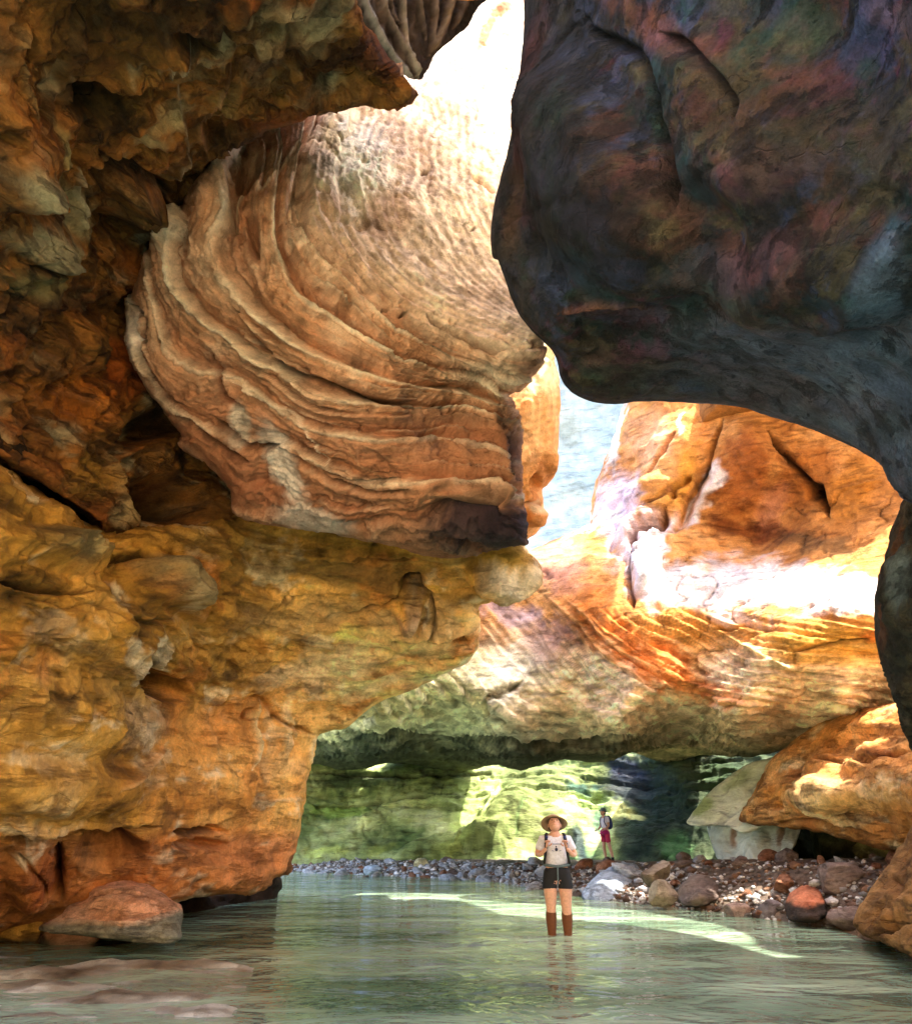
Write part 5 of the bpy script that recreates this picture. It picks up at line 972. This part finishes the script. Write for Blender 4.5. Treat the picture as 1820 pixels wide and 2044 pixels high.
mk("hair", join([ell(at((0, .022, .012)), (.086, .090, .112), R1, 20, 14), ell((0, .05, 1.30), (.06, .035, .10), None)]), HAIR, H)
mk("hat", ring_hat(at((0, .03, .055)), R1, .170, .090, .10, .012), HAT, H)
shirt = skin_arrays([
    [(0, 0, .86, .150, .115), (0, -.005, .98, .150, .120), (0, -.01, 1.12, .155, .125), (0, .005, 1.245, .115, .09), (0, .005, 1.285, .062, .062)],
    [(0, .005, 1.245, .115, .09), (-.155, .01, 1.235, .068, .068), (-.20, .014, 1.12, .062, .062), (-.215, .014, 1.08, .060, .060)],
    [(0, .005, 1.245, .115, .09), (.155, .01, 1.235, .068, .068), (.20, .014, 1.12, .062, .062), (.215, .014, 1.08, .060, .060)]])
sh = mk("shirt", shirt, SHIRT, H)
def panel(name, pts, y, mat, parent, th=.006):
    V = [(x, y, z) for x, z in pts]+[(x, y+th, z) for x, z in pts]; n = len(pts); F = [tuple(range(n)), tuple(range(2*n-1, n-1, -1))]+[(k, k+n, (k+1) % n+n, (k+1) % n) for k in range(n)]
    o = mk(name, (V, F), mat, parent); return o
def ellp(cx, cz, rx, rz, n=14): return [(cx+rx*math.cos(k*2*math.pi/n), cz+rz*math.sin(k*2*math.pi/n)) for k in range(n)]
# print on the shirt: a short line of faded letters over a dark emblem
for k, x in enumerate((-.05, -.034, -.018, -.002, .014, .030, .046)):
    o_ = panel("print", [(x-.005, 1.165), (x+.005, 1.165), (x+.005, 1.182), (x-.005, 1.182)], -.150, INK2, sh)
panel("print", ellp(0, 1.10, .018, .024), -.152, INK, sh); panel("print", ellp(0, 1.137, .009, .010), -.150, INK, sh)
panel("print", [(-.06, 1.085), (-.035, 1.075), (-.03, 1.083), (-.055, 1.094)], -.150, INK2, sh); panel("print", [(.06, 1.085), (.035, 1.075), (.03, 1.083), (.055, 1.094)], -.150, INK2, sh)
mk("shorts", skin_arrays([
    [(0, 0, .90, .148, .115), (0, 0, .82, .155, .125), (-.085, 0, .74, .098, .105), (-.097, -.005, .60, .098, .100), (-.097, -.005, .575, .098, .100)],
    [(0, 0, .82, .155, .125), (.085, 0, .74, .098, .105), (.097, 0, .60, .098, .100), (.097, 0, .575, .098, .100)]]), BLACK, H)
bk = mk("backpack", skin_arrays([[(0, .17, .88, .13, .09), (0, .19, 1.05, .15, .10), (0, .18, 1.24, .13, .08), (0, .15, 1.33, .09, .05)]]), BLACK, H)
for q in (-1, 1):
    mk("strap", skin_arrays([[(q*.10, .06, 1.315, .022, .012), (q*.115, -.05, 1.30, .022, .012), (q*.12, -.135, 1.20, .022, .012), (q*.135, -.15, 1.05, .020, .012), (q*.155, -.09, .92, .018, .012), (q*.15, .05, .90, .018, .012)]], 1), BLACK, bk)
    mk("buckle", ell((q*.112, -.105, 1.262), (.02, .02, .02), None, 8, 6), NAVY, bk)
mk("hip_belt", skin_arrays([[(-.15, .06, .90, .02, .024), (-.15, -.06, .90, .02, .024), (-.07, -.125, .885, .016, .022), (0, -.14, .88, .014, .018), (.07, -.125, .885, .016, .022), (.15, -.06, .90, .02, .024), (.15, .06, .90, .02, .024)]], 1), GREY, bk)
mk("strap_end", skin_arrays([[(.004, -.15, .87, .010, .006), (.002, -.142, .78, .010, .005), (.0, -.125, .64, .010, .005)]], 1), GREY, bk)
for q, yo in ((-1, 0), (1, .02)):
    mk("boot", skin_arrays([[(q*.095, .008+yo, .35, .070, .072), (q*.096, .014+yo, .22, .074, .076), (q*.096, .02+yo, .05, .056, .06), (q*.096, .02+yo, -.04, .052, .056), (q*.097, .02+yo, -.12, .048, .052), (q*.105, -.10+yo, -.145, .043, .028)]]), BOOT, H)

# the second hiker on the bank, turned to the left
gx_, gy_ = 5.28, 27.3; gz_ = float(bank_z(np.array([gx_]), np.array([gy_]))[0])
H2 = root("person", (gx_, gy_, gz_), math.radians(-62), "person with a dark backpack and magenta jacket at the waist, standing on the far bank")
hd2, at2, R2 = head((0, -.03, 1.60), math.radians(-8), 0)
b2 = skin_arrays([
    [(0, 0, .93, .13, .10), (0, .01, 1.10, .12, .09), (0, 0, 1.28, .14, .10), (0, .01, 1.42, .10, .075), (0, -.01, 1.49, .05, .05), (0, -.02, 1.57, .05, .055)],
    [(0, .01, 1.42, .10, .075), (-.16, .01, 1.40, .055, .055), (-.22, .0, 1.15, .04, .04), (-.17, -.18, 1.02, .028, .028)], [(0, .01, 1.42, .10, .075), (.16, .01, 1.40, .055, .055), (.22, .0, 1.15, .04, .04), (.17, -.18, 1.02, .028, .028)],
    [(0, 0, .93, .13, .10), (-.09, 0, .86, .09, .09), (-.10, -.03, .50, .058, .06), (-.10, .0, .30, .055, .058), (-.10, .03, .07, .038, .04), (-.11, -.09, .035, .038, .03)],
    [(0, 0, .93, .13, .10), (.09, 0, .86, .09, .09), (.10, .06, .50, .058, .06), (.10, .13, .30, .055, .058), (.10, .17, .07, .038, .04), (.11, .05, .035, .038, .03)]])
mk("body", join([b2, hd2, hand((-.17, -.18, 1.02), (.1, -1, -.2), (0, 0, 1), 1, .7), hand((.17, -.18, 1.02), (-.1, -1, -.2), (0, 0, 1), -1, .7)]), SKIN, H2)
mk("hair", ell(at2((0, .02, .0)), (.086, .09, .11), R2), HAIR, H2)
mk("hat", ring_hat(at2((0, .005, .05)), R2, .15, .09, .09), GREY, H2)
mk("shirt", skin_arrays([[(0, 0, 1.02, .145, .115), (0, 0, 1.28, .155, .12), (0, .01, 1.42, .115, .09), (0, .0, 1.46, .06, .06)], [(0, .01, 1.42, .115, .09), (-.16, .01, 1.40, .068, .068), (-.20, .0, 1.24, .06, .06)], [(0, .01, 1.42, .115, .09), (.16, .01, 1.40, .068, .068), (.20, .0, 1.24, .06, .06)]]), LILAC, H2)
mk("jacket", skin_arrays([[(0, 0, 1.08, .16, .13), (0, 0, .98, .175, .145), (0, .03, .84, .18, .14), (0, .06, .74, .16, .10)], [(0, 0, .98, .175, .145), (.02, -.17, .93, .05, .05), (.03, -.20, .80, .04, .035)]]), MAG, H2)
mk("shorts", skin_arrays([[(0, 0, .95, .15, .12), (-.09, 0, .84, .10, .10), (-.105, -.015, .60, .10, .10)], [(0, 0, .95, .15, .12), (.09, 0, .84, .10, .10), (.105, .03, .60, .10, .10)]]), RED, H2)
bk2 = mk("backpack", skin_arrays([[(0, .19, 1.02, .14, .10), (0, .21, 1.2, .16, .12), (0, .19, 1.42, .13, .09), (0, .16, 1.50, .09, .05)]]), NAVY, H2)
for q in (-1, 1): mk("strap", skin_arrays([[(q*.10, .08, 1.49, .022, .012), (q*.11, -.06, 1.45, .022, .012), (q*.12, -.12, 1.3, .02, .012), (q*.15, -.02, 1.1, .02, .012), (q*.12, .12, 1.05, .02, .012)]], 1), NAVY, bk2)
for q, yo in ((-1, 0), (1, .14)): mk("boot", skin_arrays([[(q*.10, .02+yo, .18, .05, .055), (q*.10, .03+yo, .07, .05, .055), (q*.11, -.09+yo, .04, .045, .035)]]), BLACK, H2)
